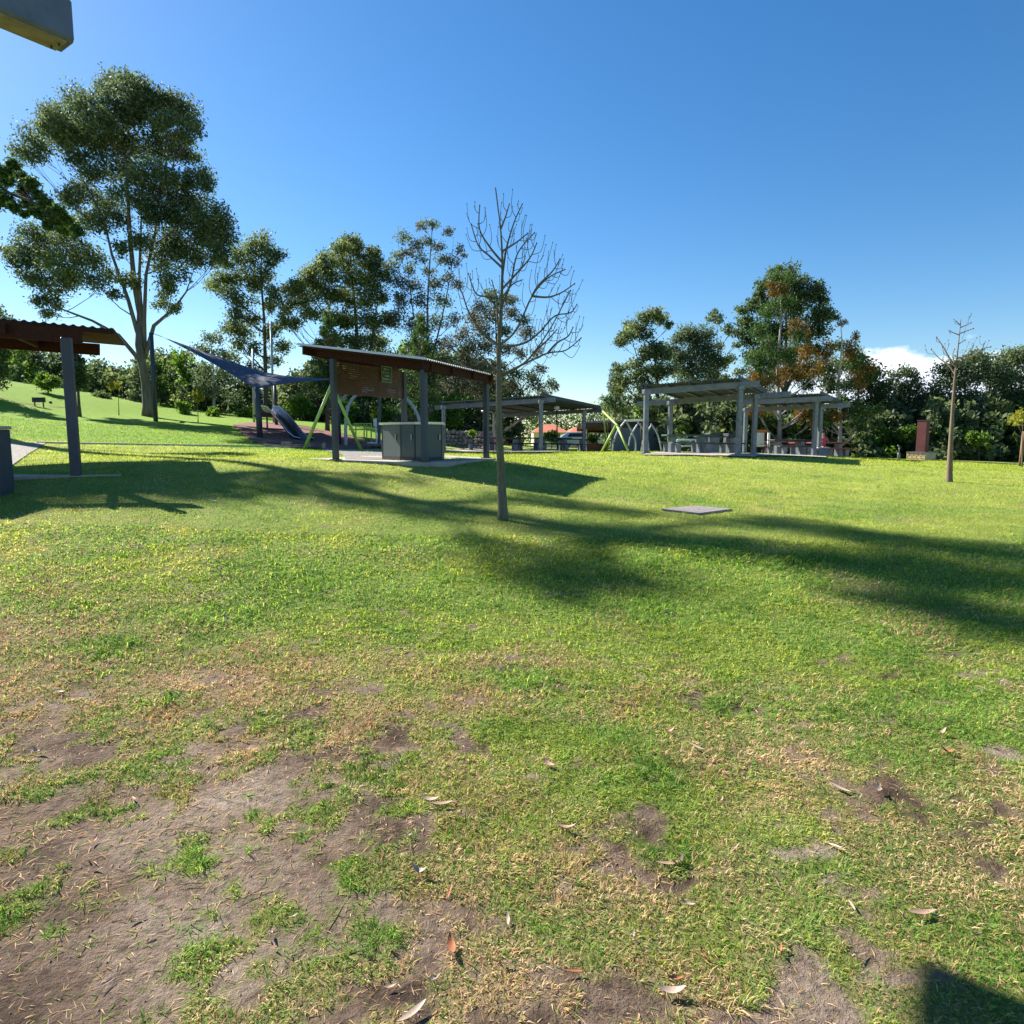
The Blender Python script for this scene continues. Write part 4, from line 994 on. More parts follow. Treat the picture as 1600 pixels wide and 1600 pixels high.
tree('gum_tree', 'tallest spreading gum tree with several trunks rising from the left hill', 'tree', (232, 650), 44,
     [(228, 600), (222, 540), (216, 490), (212, 440), (208, 380), (200, 300), (190, 220), (185, 160)], T1, 'leaf_gum', 'bark_gum', .40, .20, 1.0, GR, rs=1.3, sub=14, subr=.27,
     second=[[(226, 560), (228, 500), (232, 430), (238, 360), (250, 290), (268, 210)], [(222, 545), (205, 470), (180, 400), (160, 340), (120, 260)], [(226, 560), (245, 510), (268, 480), (290, 455), (300, 420)],
             [(224, 570), (190, 525), (140, 500), (90, 480), (50, 440)], [(224, 540), (218, 440), (222, 360), (222, 260)]])
T3 = [(395,390,14),(410,378,12),(418,392,10),(370,400,12),(355,412,10),(436,402,10),(425,410,8),(388,412,10),(345,438,12),(335,448,10),(362,435,12),(385,435,14),(412,430,12),(402,450,12),(360,460,12),(380,470,12),(430,460,12),(445,450,8),(375,490,12),(395,500,10),(365,510,10),(425,480,10),(360,515,10),(378,520,12),(370,540,10),(420,520,12),(435,510,10),(395,545,10),(360,560,10),(440,545,12),(425,565,10),(395,575,8)]
tree('gum_tree', 'slim gum tree with rounded separate clumps standing above the shade sail', 'tree', (416, 658), 54, [(415, 620), (414, 560), (412, 500), (408, 430), (410, 385)], T3, 'leaf_olive', 'bark_dark', .3, .22, 1.15, GR, rs=1.15)
T4 = [(545,380,12),(530,392,12),(560,392,12),(585,395,9),(515,405,12),(540,410,14),(570,410,14),(590,418,12),(500,420,12),(480,430,12),(465,445,12),(455,455,10),(520,430,14),(550,435,16),(580,440,14),(598,430,10),(490,450,14),(470,470,12),(450,480,12),(510,460,16),(540,465,16),(570,470,16),(595,460,12),(485,490,12),(515,495,14),(545,500,16),(575,505,16),(460,505,10),(600,500,12),(530,530,14),(560,535,16),(590,535,14),(445,500,8),(550,565,14),(580,565,14),(505,540,10),(560,600,14),(590,600,14),(530,600,12),(575,630,14),(600,640,14)]
tree('gum_tree', 'broad dense gum tree rising directly behind the high end of the central shelter roof', 'tree', (562, 665), 54, [(562, 620), (560, 560), (556, 500), (550, 430), (546, 385)], T4, 'leaf_olive', 'bark_dark', .36, .22, 1.25, GR, rs=1.22, sub=12, subr=.26, second=[[(561, 600), (530, 530), (500, 480), (475, 450)], [(561, 600), (580, 540), (590, 470), (588, 410)]])
T5 = [(675,352,8),(660,355,8),(630,370,9),(648,382,9),(700,362,7),(640,395,8),(668,378,8),(685,385,8),(718,390,6),(620,400,9),(612,415,10),(705,410,10),(690,405,7),(660,405,8),(725,400,4),(640,420,9),(670,425,8),(620,440,12),(645,445,11),(680,445,10),(700,435,8),(715,445,8),(630,470,14),(660,470,12),(690,475,12),(620,500,14),(650,505,14),(680,505,12),(710,500,10),(640,535,14),(670,540,14),(700,535,14),(625,560,12),(700,565,12),(675,570,12),(725,520,10),(730,555,12),(640,600,14),(680,600,14),(715,600,14)]
tree('gum_tree', 'thin crowned grey brown gum tree left of the bare tree', 'tree', (672, 668), 52, [(671, 620), (668, 550), (668, 480), (672, 400), (676, 355)], T5, 'leaf_wisp', 'bark_gum', .22, .19, .7, GR, rs=1.15, sub=12, subr=.3, leaf2='leaf_gum',
     second=[[(670, 600), (650, 520), (640, 440), (632, 375)], [(670, 580), (690, 500), (705, 430), (708, 370)]])
T6 = [(765,460,8),(780,470,10),(800,470,8),(750,480,10),(770,495,10),(795,490,10),(740,500,10),(755,515,12),(785,520,10),(820,500,8),(825,520,10),(760,545,12),(790,545,10),(735,540,12),(815,550,8),(838,552,7),(750,570,12),(780,575,10),(845,578,7),(825,590,9),(835,600,8),(860,600,7),(868,605,5),(805,585,8),(800,605,10),(770,600,12),(850,612,8),(740,600,14),(730,575,14),(765,625,12)]
tree('gum_tree', 'dark scattered gum tree directly behind the bare tree', 'tree', (782, 690), 52, [(781, 640), (778, 580), (775, 520), (772, 465)], T6, 'leaf_wisp', 'bark_dark', .22, .20, .9, GR, rs=1.2, leaf2='leaf_deep')
def conifer(label, x, ytop, ybot, half, Y, leaf, name='pine_tree', n=55, r=7, base=690, r0=.15, leaf2=None, pw=.8, bark='bark_dark', dens=1.1, ls=.24):
    cl = []
    for i in range(n):
        t = (i + .5) / n; y = ytop + (ybot - ytop) * t; hw = half * t ** pw
        cl.append((x + random.uniform(-1, 1) * hw, y + random.uniform(-4, 4), r * (.6 + .7 * t)))
    return tree(name, label, 'tree', (x, base), Y, [(x, (ytop + base) / 2), (x, ytop)], cl, leaf, bark, r0, ls, dens, GR, asp=4.5, droop=-.5, sub=6, depth=.8, leaf2=leaf2)
conifer('fresh green young pine just above the left end of the central shelter roof', 512, 488, 620, 34, 40, 'leaf_pine', n=60, r=8)
conifer('green young pine above the low right end of the central shelter roof', 658, 490, 640, 32, 40, 'leaf_pine', n=60, r=8)
T10 = [(1022,490,10),(1010,500,12),(1035,500,10),(1045,508,6),(990,510,12),(980,525,12),(970,535,8),(1005,520,12),(1020,545,14),(1005,555,12),(1035,555,12),(990,570,10),(970,575,8),(1020,580,14),(1000,590,12),(1040,580,12),(980,600,12),(962,608,10),(1010,610,12),(968,590,7),(1000,625,12),(1030,630,14),(1015,650,12)]
tree('gum_tree', 'bushy gum tree leaning left above the left end of the tallest pergola', 'tree', (1030, 700), 50, [(1029, 650), (1026, 600), (1022, 550), (1018, 500)], T10, 'leaf_olive', 'bark_dark', .24, .21, 1.2, GR, rs=1.15, sub=12, subr=.26, second=[[(1028, 620), (1000, 570), (985, 530)]])
conifer('narrow tiered pine at the left flank of the gum above the tallest pergola', 962, 568, 640, 22, 52, 'leaf_pine', n=26, r=6, base=700, r0=.1)
T11 = [(1072,522,12),(1060,530,8),(1050,545,10),(1055,560,12),(1085,530,12),(1100,520,10),(1075,555,14),(1100,545,14),(1065,580,14),(1095,575,14),(1110,560,10),(1080,600,14),(1108,590,10),(1120,570,10),(1128,565,8),(1070,630,14),(1100,630,14),(1085,655,12)]
tree('gum_tree', 'rounded dark gum tree behind the middle of the tallest pergola roof', 'tree', (1085, 700), 52, [(1085, 650), (1083, 600), (1082, 560), (1086, 525)], T11, 'leaf_gum', 'bark_gum', .2, .21, 1.2, GR, rs=1.2)
T12 = [(1118,492,8),(1112,500,7),(1125,500,7),(1137,512,7),(1140,520,5),(1125,540,6),(1150,540,6),(1140,560,8),(1155,580,8),(1130,590,7),(1150,610,10),(1140,640,12)]
tree('gum_tree', 'very slender gum tree with a small top tuft left of the biggest right hand tree', 'tree', (1124, 700), 54, [(1124, 640), (1123, 580), (1121, 530), (1119, 495)], T12, 'leaf_gum', 'bark_pale', .13, .26, 1.1, GR)
T13 = [(1210,430,12),(1235,430,14),(1250,445,14),(1195,445,10),(1270,450,12),(1190,460,10),(1285,465,10),(1225,455,18),(1255,470,18),(1180,475,10),(1165,485,10),(1280,485,12),(1295,492,10),(1200,480,16),(1235,490,18),(1165,505,12),(1155,520,10),(1270,505,14),(1190,510,16),(1220,520,18),(1255,525,16),(1285,520,10),(1170,530,12),(1205,545,18),(1240,550,18),(1275,545,10),(1180,555,14),(1220,580,18),(1255,580,16),(1190,590,14),(1275,575,12),(1200,630,16),(1240,630,16),(1220,660,16)]
tree('gum_tree', 'biggest dark rounded tree on the right, rising behind the rust tipped pine', 'tree', (1228, 705), 50, [(1228, 650), (1228, 580), (1228, 500), (1228, 435)], T13, 'leaf_deep', 'bark_gum', .32, .22, 1.2, GR, rs=1.12, sub=12, subr=.26, second=[[(1228, 620), (1195, 550), (1175, 500)], [(1228, 610), (1260, 540), (1280, 480)]])
T14 = [(1217,420,4),(1215,432,6),(1228,440,6),(1205,445,5),(1215,455,9),(1222,470,10),(1205,480,9),(1232,478,8),(1198,488,8),(1190,518,10),(1200,535,9),(1250,515,10),(1245,525,8),(1180,560,11),(1190,578,10),(1210,560,9),(1240,560,9),(1262,555,10),(1225,585,10),(1205,600,10),(1250,585,10),(1280,580,10),(1300,590,8),(1175,590,8),(1190,645,10),(1200,655,10),(1180,640,8),(1262,640,9),(1275,655,9),(1255,650,8),(1185,605,8),(1265,600,9)]
tree('pine_tree', 'open branched pine with rust orange foliage tips and needle top above the right pergola', 'tree', (1218, 713), 40, [(1218, 650), (1218, 580), (1218, 500), (1217, 412)], T14, 'leaf_pine', 'bark_pale', .2, .24, 2.6, GR, asp=5, droop=-.8, leaf2='leaf_rust', sub=6, p2=.5, rs=1.3, flat=1.1)
T15 = [(1308,497,4),(1316,505,4),(1335,527,5),(1295,545,7),(1325,548,9),(1290,555,8),(1335,575,10),(1350,580,9),(1300,575,6),(1345,600,10),(1320,600,8),(1360,590,8),(1290,650,9),(1305,645,9),(1330,645,10),(1350,650,9),(1365,645,8),(1280,660,8),(1340,665,9)]
tree('pine_tree', 'smaller rust tipped pine with bare forked top at the right end of the lower pergola', 'tree', (1312, 713), 38, [(1313, 660), (1313, 600), (1313, 540), (1312, 500)], T15, 'leaf_pine', 'bark_pale', .16, .22, 2.6, GR, asp=5, droop=-.8, leaf2='leaf_rust', sub=6, p2=.5, rs=1.3, flat=1.1)
T16 = [(1310,540,8),(1335,555,10),(1320,570,12),(1350,570,12),(1365,585,12),(1340,600,14),(1300,600,12),(1370,605,12),(1380,620,12),(1355,630,14),(1320,630,14),(1345,660,14),(1375,650,14)]
tree('dark_tree', 'dark leafy tree directly behind the smaller rust tipped pine', 'tree', (1342, 712), 44, [(1342, 660), (1340, 600), (1338, 555)], T16, 'leaf_deep', 'bark_dark', .2, .26, 1.3, GR, rs=1.2)
T17 = [(1395,588,8),(1415,582,9),(1425,590,7),(1385,605,8),(1405,605,9),(1430,605,10),(1400,625,12),(1425,625,12),(1445,620,10),(1410,650,14),(1440,645,14),(1450,640,8),(1390,645,12),(1420,675,14),(1450,670,12)]
tree('gum_tree', 'airy topped tree below the white cloud behind the stone fireplace', 'tree', (1416, 712), 44, [(1416, 670), (1416, 620), (1412, 585)], T17, 'leaf_gum', 'bark_gum', .15, .2, 1.2, GR, rs=1.2)
T18 = [(1480,580,12),(1500,572,12),(1520,560,12),(1535,562,8),(1550,575,14),(1570,565,14),(1590,555,12),(1600,560,14),(1475,600,12),(1465,620,10),(1500,595,14),(1530,590,14),(1560,595,16),(1590,590,14),(1480,630,14),(1510,625,16),(1545,625,16),(1580,625,16),(1470,650,10),(1500,655,14),(1530,655,14),(1560,655,14),(1600,620,14),(1620,560,16),(1650,580,20),(1640,620,16),(1680,600,20),(1610,650,16),(1500,680,12),(1530,685,14),(1560,690,12),(1600,690,14),(1640,670,20)]
tree('spreading_tree', 'wide layered spreading tree behind the bare sapling at the right edge', 'tree', (1560, 712), 44, [(1558, 670), (1550, 630), (1545, 580)], T18, 'leaf_fig', 'bark_gum', .3, .2, 1.2, GR, rs=1.3, flat=.5, second=[[(1558, 660), (1520, 620), (1490, 590)], [(1558, 650), (1600, 600), (1640, 570)]])
# left-hand ones
tree('dark_tree', 'dark dense tree cut by the left edge above the grassy hill', 'tree', (-14, 612), 40, [(-14, 560), (-16, 510)], [(-12,488,14),(5,505,12),(-25,510,16),(-8,530,16),(8,555,12),(-20,560,18),(5,580,12),(-8,600,14),(-35,535,20),(-40,580,20)], 'leaf_deep', 'bark_dark', .25, .24, 1.5, GR)
tree('cypress_tree', 'narrow dark conical tree partly behind the left shelter post', 'tree', (122, 618), 38, [(121, 590), (116, 535)], [(114,540,5),(117,552,7),(120,565,9),(122,578,11),(118,590,11),(124,600,11),(115,570,7),(128,590,8),(112,600,9)], 'leaf_deep', 'bark_dark', .12, .18, 2.2, GR)
tree('light_tree', 'pale green feathery tree between the big gum and the slim gum', 'tree', (335, 655), 52, [(334, 610), (333, 560), (330, 525)], [(325,525,10),(340,530,10),(312,545,10),(330,550,12),(350,555,10),(320,575,12),(345,580,12),(360,590,12),(310,600,12),(335,610,14),(360,620,12)], 'leaf_fig', 'bark_pale', .16, .22, .7, GR)
def sapling_y(label, x, yb, Y, cl, h): 
    tree('young_tree', label, 'tree', (x, yb), Y, [(x, (yb + h) / 2), (x, h)], cl, 'leaf_yellow', 'bark_sap', .035, .12, 1.3, GR, minr=.008)
sapling_y('tiny yellow leaved sapling on the left hillside near the big gum', 185, 638, 42, [(176, 599, 5), (182, 602, 5), (174, 606, 4)], 600)
sapling_y('yellow green sapling left of the shade sail on the slope', 309, 652, 40, [(306, 616, 5), (313, 614, 5), (309, 624, 5), (316, 622, 4)], 614)
sapling_y('yellow leaved young tree touching the right edge beside the brown stake', 1597, 729, 29, [(1583, 654, 7), (1597, 648, 8), (1608, 656, 9), (1590, 660, 5)], 652)

# off-frame tall pine (branch enters at left, casts the long shade) ----------
def shade_tree():
    bx_, by_ = -24.5, 29.0; g = Vector((bx_, by_, tz(bx_, by_) - .1))
    root = empty('tall_pine', g, 'dark needled tree whose branch pokes in at the left edge across the tallest gum', 'tree')
    mb = MB(); H = 31; tp = [g + Vector((math.sin(i * .7) * .25, math.cos(i) * .2, H * i / 12)) for i in range(13)]
    mb.tube(tp, [.42 * (1 - .9 * i / 12) + .03 for i in range(13)], 10)
    sdir = Vector((.80, -.60, 0)); K = 1.3; nv = Vector((.60, .80, 0))
    pts = []
    def add_at(c, rm, n, s_=.25):
        q = min(tp, key=lambda t: abs(t.z - (c.z - s_ * (c - t).length))); limb(mb, q, c, .09, .02, .12, 6, 5)
        pts.append(clump_pts(c, rm, n, .7, 8, .3))
    # shadow targets on the ground
    tg = [(465, 772, .5), (520, 778, .6), (570, 784, .6), (620, 792, .7), (680, 802, .6), (720, 798, .6), (760, 800, .5), (830, 822, .6), (900, 828, .6), (960, 834, .6), (1030, 846, .6), (1110, 848, .7), (1180, 854, .7), (1250, 866, .7),
          (760, 850, .5), (800, 870, .6), (860, 890, .7), (930, 900, .7), (980, 915, .6), (880, 930, .5), (820, 780, .6), (870, 785, .6), (930, 795, .6), (980, 803, .5), (1130, 815, .6), (1200, 812, .6), (1260, 822, .6),
          (1330, 835, .7), (1390, 845, .7), (1450, 850, .8), (1520, 862, .8), (1580, 872, .9), (1330, 880, .8), (1400, 885, .8), (1460, 900, .8), (1530, 900, .9), (1590, 910, .9), (1440, 935, .6), (1500, 955, .6), (1570, 970, .6), (1600, 990, .6),
          (400, 758, .7), (340, 752, .8), (290, 750, .8), (440, 748, .7), (500, 745, .6), (560, 745, .5), (620, 746, .45), (540, 755, .4), (240, 752, .8), (30, 782, .8), (90, 776, .8), (150, 772, .8), (210, 768, .8), (270, 763, .7), (330, 763, .7), (470, 757, .6)]
    for (px, py, rr) in tg:
        gp_ = G(px, py); rel = gp_ - g; s = rel.dot(sdir); h = s / K
        lat = rel.dot(nv)
        # keep real clearance so crown stays round the trunk; high enough to be above the frame
        c = Vector((gp_.x, gp_.y, gp_.z)) - sdir * (h * K) + Vector((0, 0, h))
        for _ in range(8):
            k = 800 + F * c.x / c.y; yy = 680 - F * (c.z - EYE) / c.y
            if k > -25 and yy > -25: h += 1.2; c = gp_ - sdir * (h * K) + Vector((0, 0, h))
            else: break
        add_at(c, rr * 1.15, int(430 * rr ** 2 / .6))
    # visible branch
    main = [P(-75, 330, 28.6), P(-30, 300, 28.2), P(10, 300, 27.8), P(50, 315, 27.6), P(90, 338, 27.4), P(122, 358, 27.2)]
    q0 = min(tp, key=lambda t: abs(t.z - main[0].z)); mb.tube([q0] + main, [.12, .10, .085, .07, .05, .035, .015], 7)
    for px, py, r in [(-25,270,15),(-8,292,14),(5,268,9),(14,282,11),(22,258,7),(30,276,10),(38,298,11),(50,288,9),(58,304,11),(45,320,9),(70,318,10),(78,335,10),(90,328,8),(92,346,10),(104,342,8),(112,354,8),(122,362,6),(-10,312,14),(10,312,9),(22,324,7),(60,332,8),(75,352,6),(38,334,5),(98,362,6)]:
        c = P(px, py, 27.8 + random.uniform(-1.5, 1.5)); rm = r / F * 28 * 1.15
        qn = min(main, key=lambda t: (t - c).length); limb(mb, qn, c, .025, .01, .1, 4, 4)
        pts.append(clump_pts(c, rm, 380, .9, 16, .3))
    mb.build('trunk', 'bark_dark', root)
    V, Q_ = leaf_quads(np.concatenate(pts), .22, 3.5, -.2); np_mesh('crown', V, Q_, [M['leaf_pine']], 4, None, root)
shade_tree()
# second off-frame tree left, shading the hillside
tree('shade_tree', 'leafy tree just outside the left edge on the hillside', 'tree', (-130, 630), 43, [(-131, 560), (-133, 500), (-135, 440)],
     [(-135,440,26),(-110,455,22),(-160,455,24),(-130,480,26),(-100,480,20),(-165,490,24),(-140,510,26),(-105,510,20),(-90,465,16)], 'leaf_gum', 'bark_gum', .3, .28, .9, GR)

# bare trees ------------------------------------------------------
def bare_tree(label, conv, Y, trunk, limbs, tr0, base, bark, twig=1.0, knob=.014, cat='tree', name='bare_tree', lr=.019):
    b_ = P(*conv(base), Y); g = Vector((b_.x, b_.y, tz(b_.x, b_.y) - .05)); root = empty(name, g, label, cat)
    def cr(pts, sub=5):
        out = []
        for i in range(len(pts) - 1):
            p0 = pts[max(i - 1, 0)]; p1 = pts[i]; p2 = pts[i + 1]; p3 = pts[min(i + 2, len(pts) - 1)]
            for k in range(sub):
                t = k / sub; out.append(.5 * ((2 * p1) + (-p0 + p2) * t + (2 * p0 - 5 * p1 + 4 * p2 - p3) * t * t + (-p0 + 3 * p1 - 3 * p2 + p3) * t ** 3))
        return out + [pts[-1]]
    mb = MB(); tp = [g] + [P(*conv(q), Y) for q in trunk]; tp = cr(tp, 4); n_ = len(tp)
    H = tp[-1].z - g.z
    rad = [max(.009, tr0 * (1 - .95 * ((p.z - g.z) / H) ** .75)) for p in tp]; rad[0] *= 1.25; rad[1] *= 1.08
    mb.tube(tp, rad, 12); mb.build('trunk', bark, root)
    def knobs(m_, p, r): m_.tube([p - up * r, p - up * r * .5, p + up * r * .6, p + up * r * 1.2], [r * .5, r, r * .9, r * .3], 6)
    for L in limbs:
        pv = [P(*conv(q), Y) for q in L]; dd = random.uniform(-1, 1)
        tot = (pv[-1] - pv[0]).length
        for i, p in enumerate(pv):
            k = 1 + dd * .6 * (p - pv[0]).length / Y; pv[i] = Vector((p.x * k, p.y * k, EYE + (p.z - EYE) * k))
        pl = cr(pv, 5); m_ = MB(); n_ = len(pl); r0 = min(lr, .012 + tot * .014)
        m_.tube(pl, [r0 + (.007 - r0) * (i / (n_ - 1)) ** .8 for i in range(n_)], 7)
        knobs(m_, pl[-1], knob)
        side = 1
        cnt = int(max(2, tot / .17) * twig)
        for i in range(cnt):
            t = .28 + .68 * (i + random.random() * .7) / cnt; q = pl[min(n_ - 2, int(t * (n_ - 1)))]
            d = (pl[min(n_ - 1, int(t * (n_ - 1)) + 1)] - q).normalized(); s_ = Vector((-d.z, random.uniform(-.8, .8), d.x)).normalized() * side; side = -side
            ln = random.uniform(.16, .5) * (1.25 - t * .6)
            e1 = q + (d * .55 + s_ * .7) * ln * .5; e2 = e1 + (d * .5 + s_ * .12 + up * .75) * ln * .55
            tw = cr([q, e1, e2], 3); m_.tube(tw, [.0058 - .003 * k / (len(tw) - 1) for k in range(len(tw))], 5); knobs(m_, e2, knob * .75)
            if random.random() < .55:
                e3 = e1 + (s_ * .3 + up * .6 + d * .3) * ln * .35; m_.tube([e1, e3], [.004, .0022], 4); knobs(m_, e3, knob * .6)
        m_.build('branch', bark, root)
    return root
c1_ = lambda q: (660 + q[0] / 2.857, 270 + q[1] / 2.857)
bare_tree('leafless young tree with olive trunk standing alone in the middle of the lawn', c1_, 10.2,
    [(352, 1350), (345, 1200), (341, 1050), (341, 900), (341, 780), (350, 640), (355, 520), (357, 400), (350, 260), (338, 160), (326, 66)],
    [[(342, 772), (270, 712), (210, 630), (170, 520), (112, 440)], [(342, 900), (285, 840), (225, 775), (195, 700)], [(344, 772), (420, 700), (490, 550), (560, 470), (636, 432)],
     [(345, 915), (440, 860), (500, 800), (580, 680), (660, 526)], [(345, 905), (470, 845), (560, 805), (640, 792), (708, 738)], [(346, 780), (450, 762), (520, 715), (590, 640), (660, 625), (690, 588)],
     [(353, 600), (395, 490), (425, 360), (500, 268)], [(357, 460), (375, 340), (410, 220), (446, 140)], [(357, 400), (300, 330), (255, 250), (256, 146)], [(357, 425), (300, 372), (250, 325), (218, 230)],
     [(355, 520), (420, 450), (480, 380), (510, 315)], [(352, 640), (300, 560), (240, 540), (205, 450)], [(350, 250), (370, 200), (388, 140)], [(342, 740), (335, 640), (330, 560), (310, 480)],
     [(490, 550), (520, 500), (580, 440), (614, 386)], [(560, 805), (600, 760), (650, 730), (672, 690)], [(490, 550), (560, 555), (620, 535), (680, 495)], [(357, 350), (420, 310), (470, 270)], [(355, 560), (400, 500), (440, 480)],
     [(500, 800), (560, 745), (600, 700)], [(345, 860), (290, 830), (240, 860)]], .080, (361, 1545), 'bark_bare', 1.5, .011)
c2_ = lambda q: (1320 + q[0] / 5.333, 480 + q[1] / 5.333)
bare_tree('thin leafless sapling with brown trunk standing alone at the right of the lawn', c2_, 17.5, [(875, 1300), (890, 1000), (905, 750), (920, 560), (935, 420), (955, 230), (967, 100)],
    [[(925, 500), (870, 420), (820, 330), (765, 250)], [(920, 560), (860, 480), (780, 420), (720, 350)], [(935, 430), (1010, 400), (1070, 320)], [(930, 470), (1050, 420), (1140, 350), (1160, 305)], [(1100, 380), (1150, 345), (1215, 330)],
     [(950, 230), (910, 215), (878, 200)], [(955, 220), (1010, 200), (1070, 178)], [(960, 170), (1010, 150), (1050, 130)], [(962, 150), (940, 130), (925, 115)], [(945, 310), (975, 290), (1000, 275)], [(925, 500), (900, 400), (915, 350)]],
    .085, (869, 1462), 'bark_sap', .7, .018, lr=.024)

# ================================================================== WOODLAND (belt behind)
def woodland():
    prof = [(-300, 470), (-150, 500), (0, 528), (30, 532), (60, 545), (95, 560), (130, 570), (160, 574), (200, 577), (225, 560), (250, 545), (300, 560), (330, 585), (360, 600), (440, 606), (475, 572), (560, 545), (700, 548), (775, 572), (812, 606), (840, 628), (870, 636), (940, 636), (975, 626),
            (1060, 622), (1140, 625), (1200, 640), (1300, 636), (1380, 630), (1470, 630), (1600, 615), (1900, 600)]
    hx = [a for a, b_ in prof]; hy = [b_ for a, b_ in prof]
    groups = {'leaf_deep': [], 'leaf_gum': [], 'leaf_olive': [], 'leaf_bright': [], 'leaf_fig': []}
    tb = MB(); x = -300.0
    while x < 1900:
        far = 58 if x < 620 else (62 if x < 1040 else 44)
        far += random.uniform(-3, 4)
        if 815 < x < 950: far = 105
        top = np.interp(x, hx, hy) + random.uniform(-9, 10)
        bz = 700 if x > 640 else np.interp(x, [-300, 0, 230, 420, 640], [520, 595, 645, 655, 670]); bz = bz + 8
        if x > 1040: bz = 718
        if 815 < x < 950: bz = 690
        y = top + 8
        kind0 = random.choices(list(groups), (3, 3, 2, 2, 1.8))[0]
        while y < bz:
            r = random.uniform(8, 13); kind = kind0 if random.random() < .6 else random.choices(list(groups), (4, 3, 2, 2.6 if y > bz - 50 else .5, 1.5))[0]
            Y = far - (y - top) * (.05 if x < 1040 else .035) + random.uniform(-1, 1)
            ls = .32 * far / 50
            c = P(x + random.uniform(-5, 5), y, Y); rm = r / F * Y * 1.15
            groups[kind].append(clump_pts(c, rm, int(46 * (rm / ls) ** 2), .9, 7, .42)); y += r * 1.15
        if random.random() < .5:
            a = P(x, bz, far - 2); t_ = P(x + random.uniform(-8, 8), top + 14, far - 1.2); tb.tube([a, a.lerp(t_, .5) + Vector((random.uniform(-.3, .3), 0, 0)), t_], [.12, .09, .03], 5)
        x += random.uniform(8, 12)
    V = []; F_ = []; idx = []; off = 0; mats = []
    for i, (k, g_) in enumerate(groups.items()):
        A_ = np.concatenate(g_); v, q = leaf_quads(A_, .34, 1.8, .1); V.append(v); F_.append(q + off); off += len(v); idx.append(np.full(len(q), i)); mats.append(M[k])
    o = np_mesh('woodland', np.concatenate(V), np.concatenate(F_), mats, 4, np.concatenate(idx))
    tag(o, 'continuous belt of mixed dark and mid green bushland closing the view behind the park', 'woodland', kind='stuff')
    t = tb.build('woodland_stems', 'bark_dark'); tag(t, 'dim tree stems inside the bushland belt', 'woodland', kind='stuff')
woodland()
# individual shrubs in front of the belt
for (x, yb, r, Y, leaf, lab) in [(75, 608, 13, 46, 'leaf_bright', 'bright green shrub at the top of the hill left of the shelter post'), (160, 632, 12, 50, 'leaf_deep', 'dark round shrub on the hill crest right of the shelter post'),
        (285, 645, 9, 48, 'leaf_bright', 'light green small shrub just right of the big gum trunks'), (330, 652, 9, 48, 'leaf_bright', 'low light shrub between two slope saplings and the sail post'),
        (385, 655, 12, 50, 'leaf_bright', 'leafy green shrub left of the shade sail post'), (470, 652, 18, 50, 'leaf_bright', 'large fresh green shrub right of the slide top'), (540, 660, 16, 50, 'leaf_bright', 'fresh green shrub behind the shelter left post'),
        (600, 664, 15, 50, 'leaf_bright', 'fresh green shrub behind the climbing arches'), (697, 660, 22, 48, 'leaf_bright', 'bright green shrub visible below the low end of the central roof'), (738, 682, 5, 40, 'leaf_bright', 'small green plant growing on the rock wall'),
        (862, 690, 10, 50, 'leaf_bright', 'green bush in front of the larger terracotta house'), (927, 694, 8, 46, 'leaf_bright', 'leafy bush beside the left end of the far shed'), (1420, 690, 14, 40, 'leaf_bright', 'yellow green shrub left of the rust red flue'),
        (1475, 700, 14, 40, 'leaf_olive', 'olive shrub right of the rust red flue'), (1530, 700, 13, 38, 'leaf_bright', 'glossy green shrub right of the bare sapling trunk'), (1370, 690, 15, 41, 'leaf_bright', 'leafy green shrub right of the smaller rust tipped pine'),
        (1250, 690, 14, 43, 'leaf_olive', 'olive shrub behind the red tables under the lower pergola'), (1095, 690, 14, 42, 'leaf_olive', 'olive shrub behind the tallest pergola tables'), (1330, 700, 12, 41, 'leaf_deep', 'dark shrub behind the smaller pine trunk')]:
    cl = [(x + random.uniform(-1, 1) * r * .8, yb - r * .8 + random.uniform(-1, 1) * r * .7, r * .55) for _ in range(9)]
    tree('shrub', lab, 'shrub', (x, yb + r * .6), Y, [(x, yb - r * .3), (x, yb - r)], cl, leaf, 'bark_dark', .05, .2, 1.4, 'shrubs along the bushland edge', depth=.4)

# ================================================================== FALLEN LEAVES
def leafmesh(L, W, curl):
    vs = []; fs = []; n_ = 8
    for i in range(n_ + 1):
        t = i / n_; w = W * math.sin(math.pi * min(1, t * .92 + .06)) ** .8 * .5; x = (t - .5) * L; z = curl * (t - .5) ** 2 * L * 1.6 + .004; yo = .07 * L * (t - .4) ** 2
        vs += [(x, yo - w, z + w * .5), (x, yo, z), (x, yo + w, z + w * .5)]
    for i in range(n_):
        a = i * 3; fs += [(a, a + 3, a + 4, a + 1), (a + 1, a + 4, a + 5, a + 2)]
    k = len(vs); vs2 = vs + [(a, b_, c - .0015) for a, b_, c in vs]; fs2 = [tuple(reversed(f)) for f in fs] + [tuple(i + k for i in f) for f in fs]
    me = bpy.data.meshes.new('fallen_leaf'); me.from_pydata(vs2, [], fs2); me.polygons.foreach_set('use_smooth', [True] * len(fs2)); return me
M['lf1'] = mat('dry_tan_leaf', (.50, .33, .24), (.30, .17, .11), 30, .6, 0, .2, .002)
M['lf2'] = mat('orange_leaf', (.50, .19, .06), (.30, .10, .04), 30, .6, 0, .2, .002)
M['lf3'] = mat('pale_leaf', (.50, .38, .29), (.34, .24, .18), 30, .6, 0, .2, .002)
M['lf4'] = mat('dark_brown_leaf', (.17, .09, .06), (.09, .05, .035), 30, .7, 0, .2, .002)
vars_ = {}
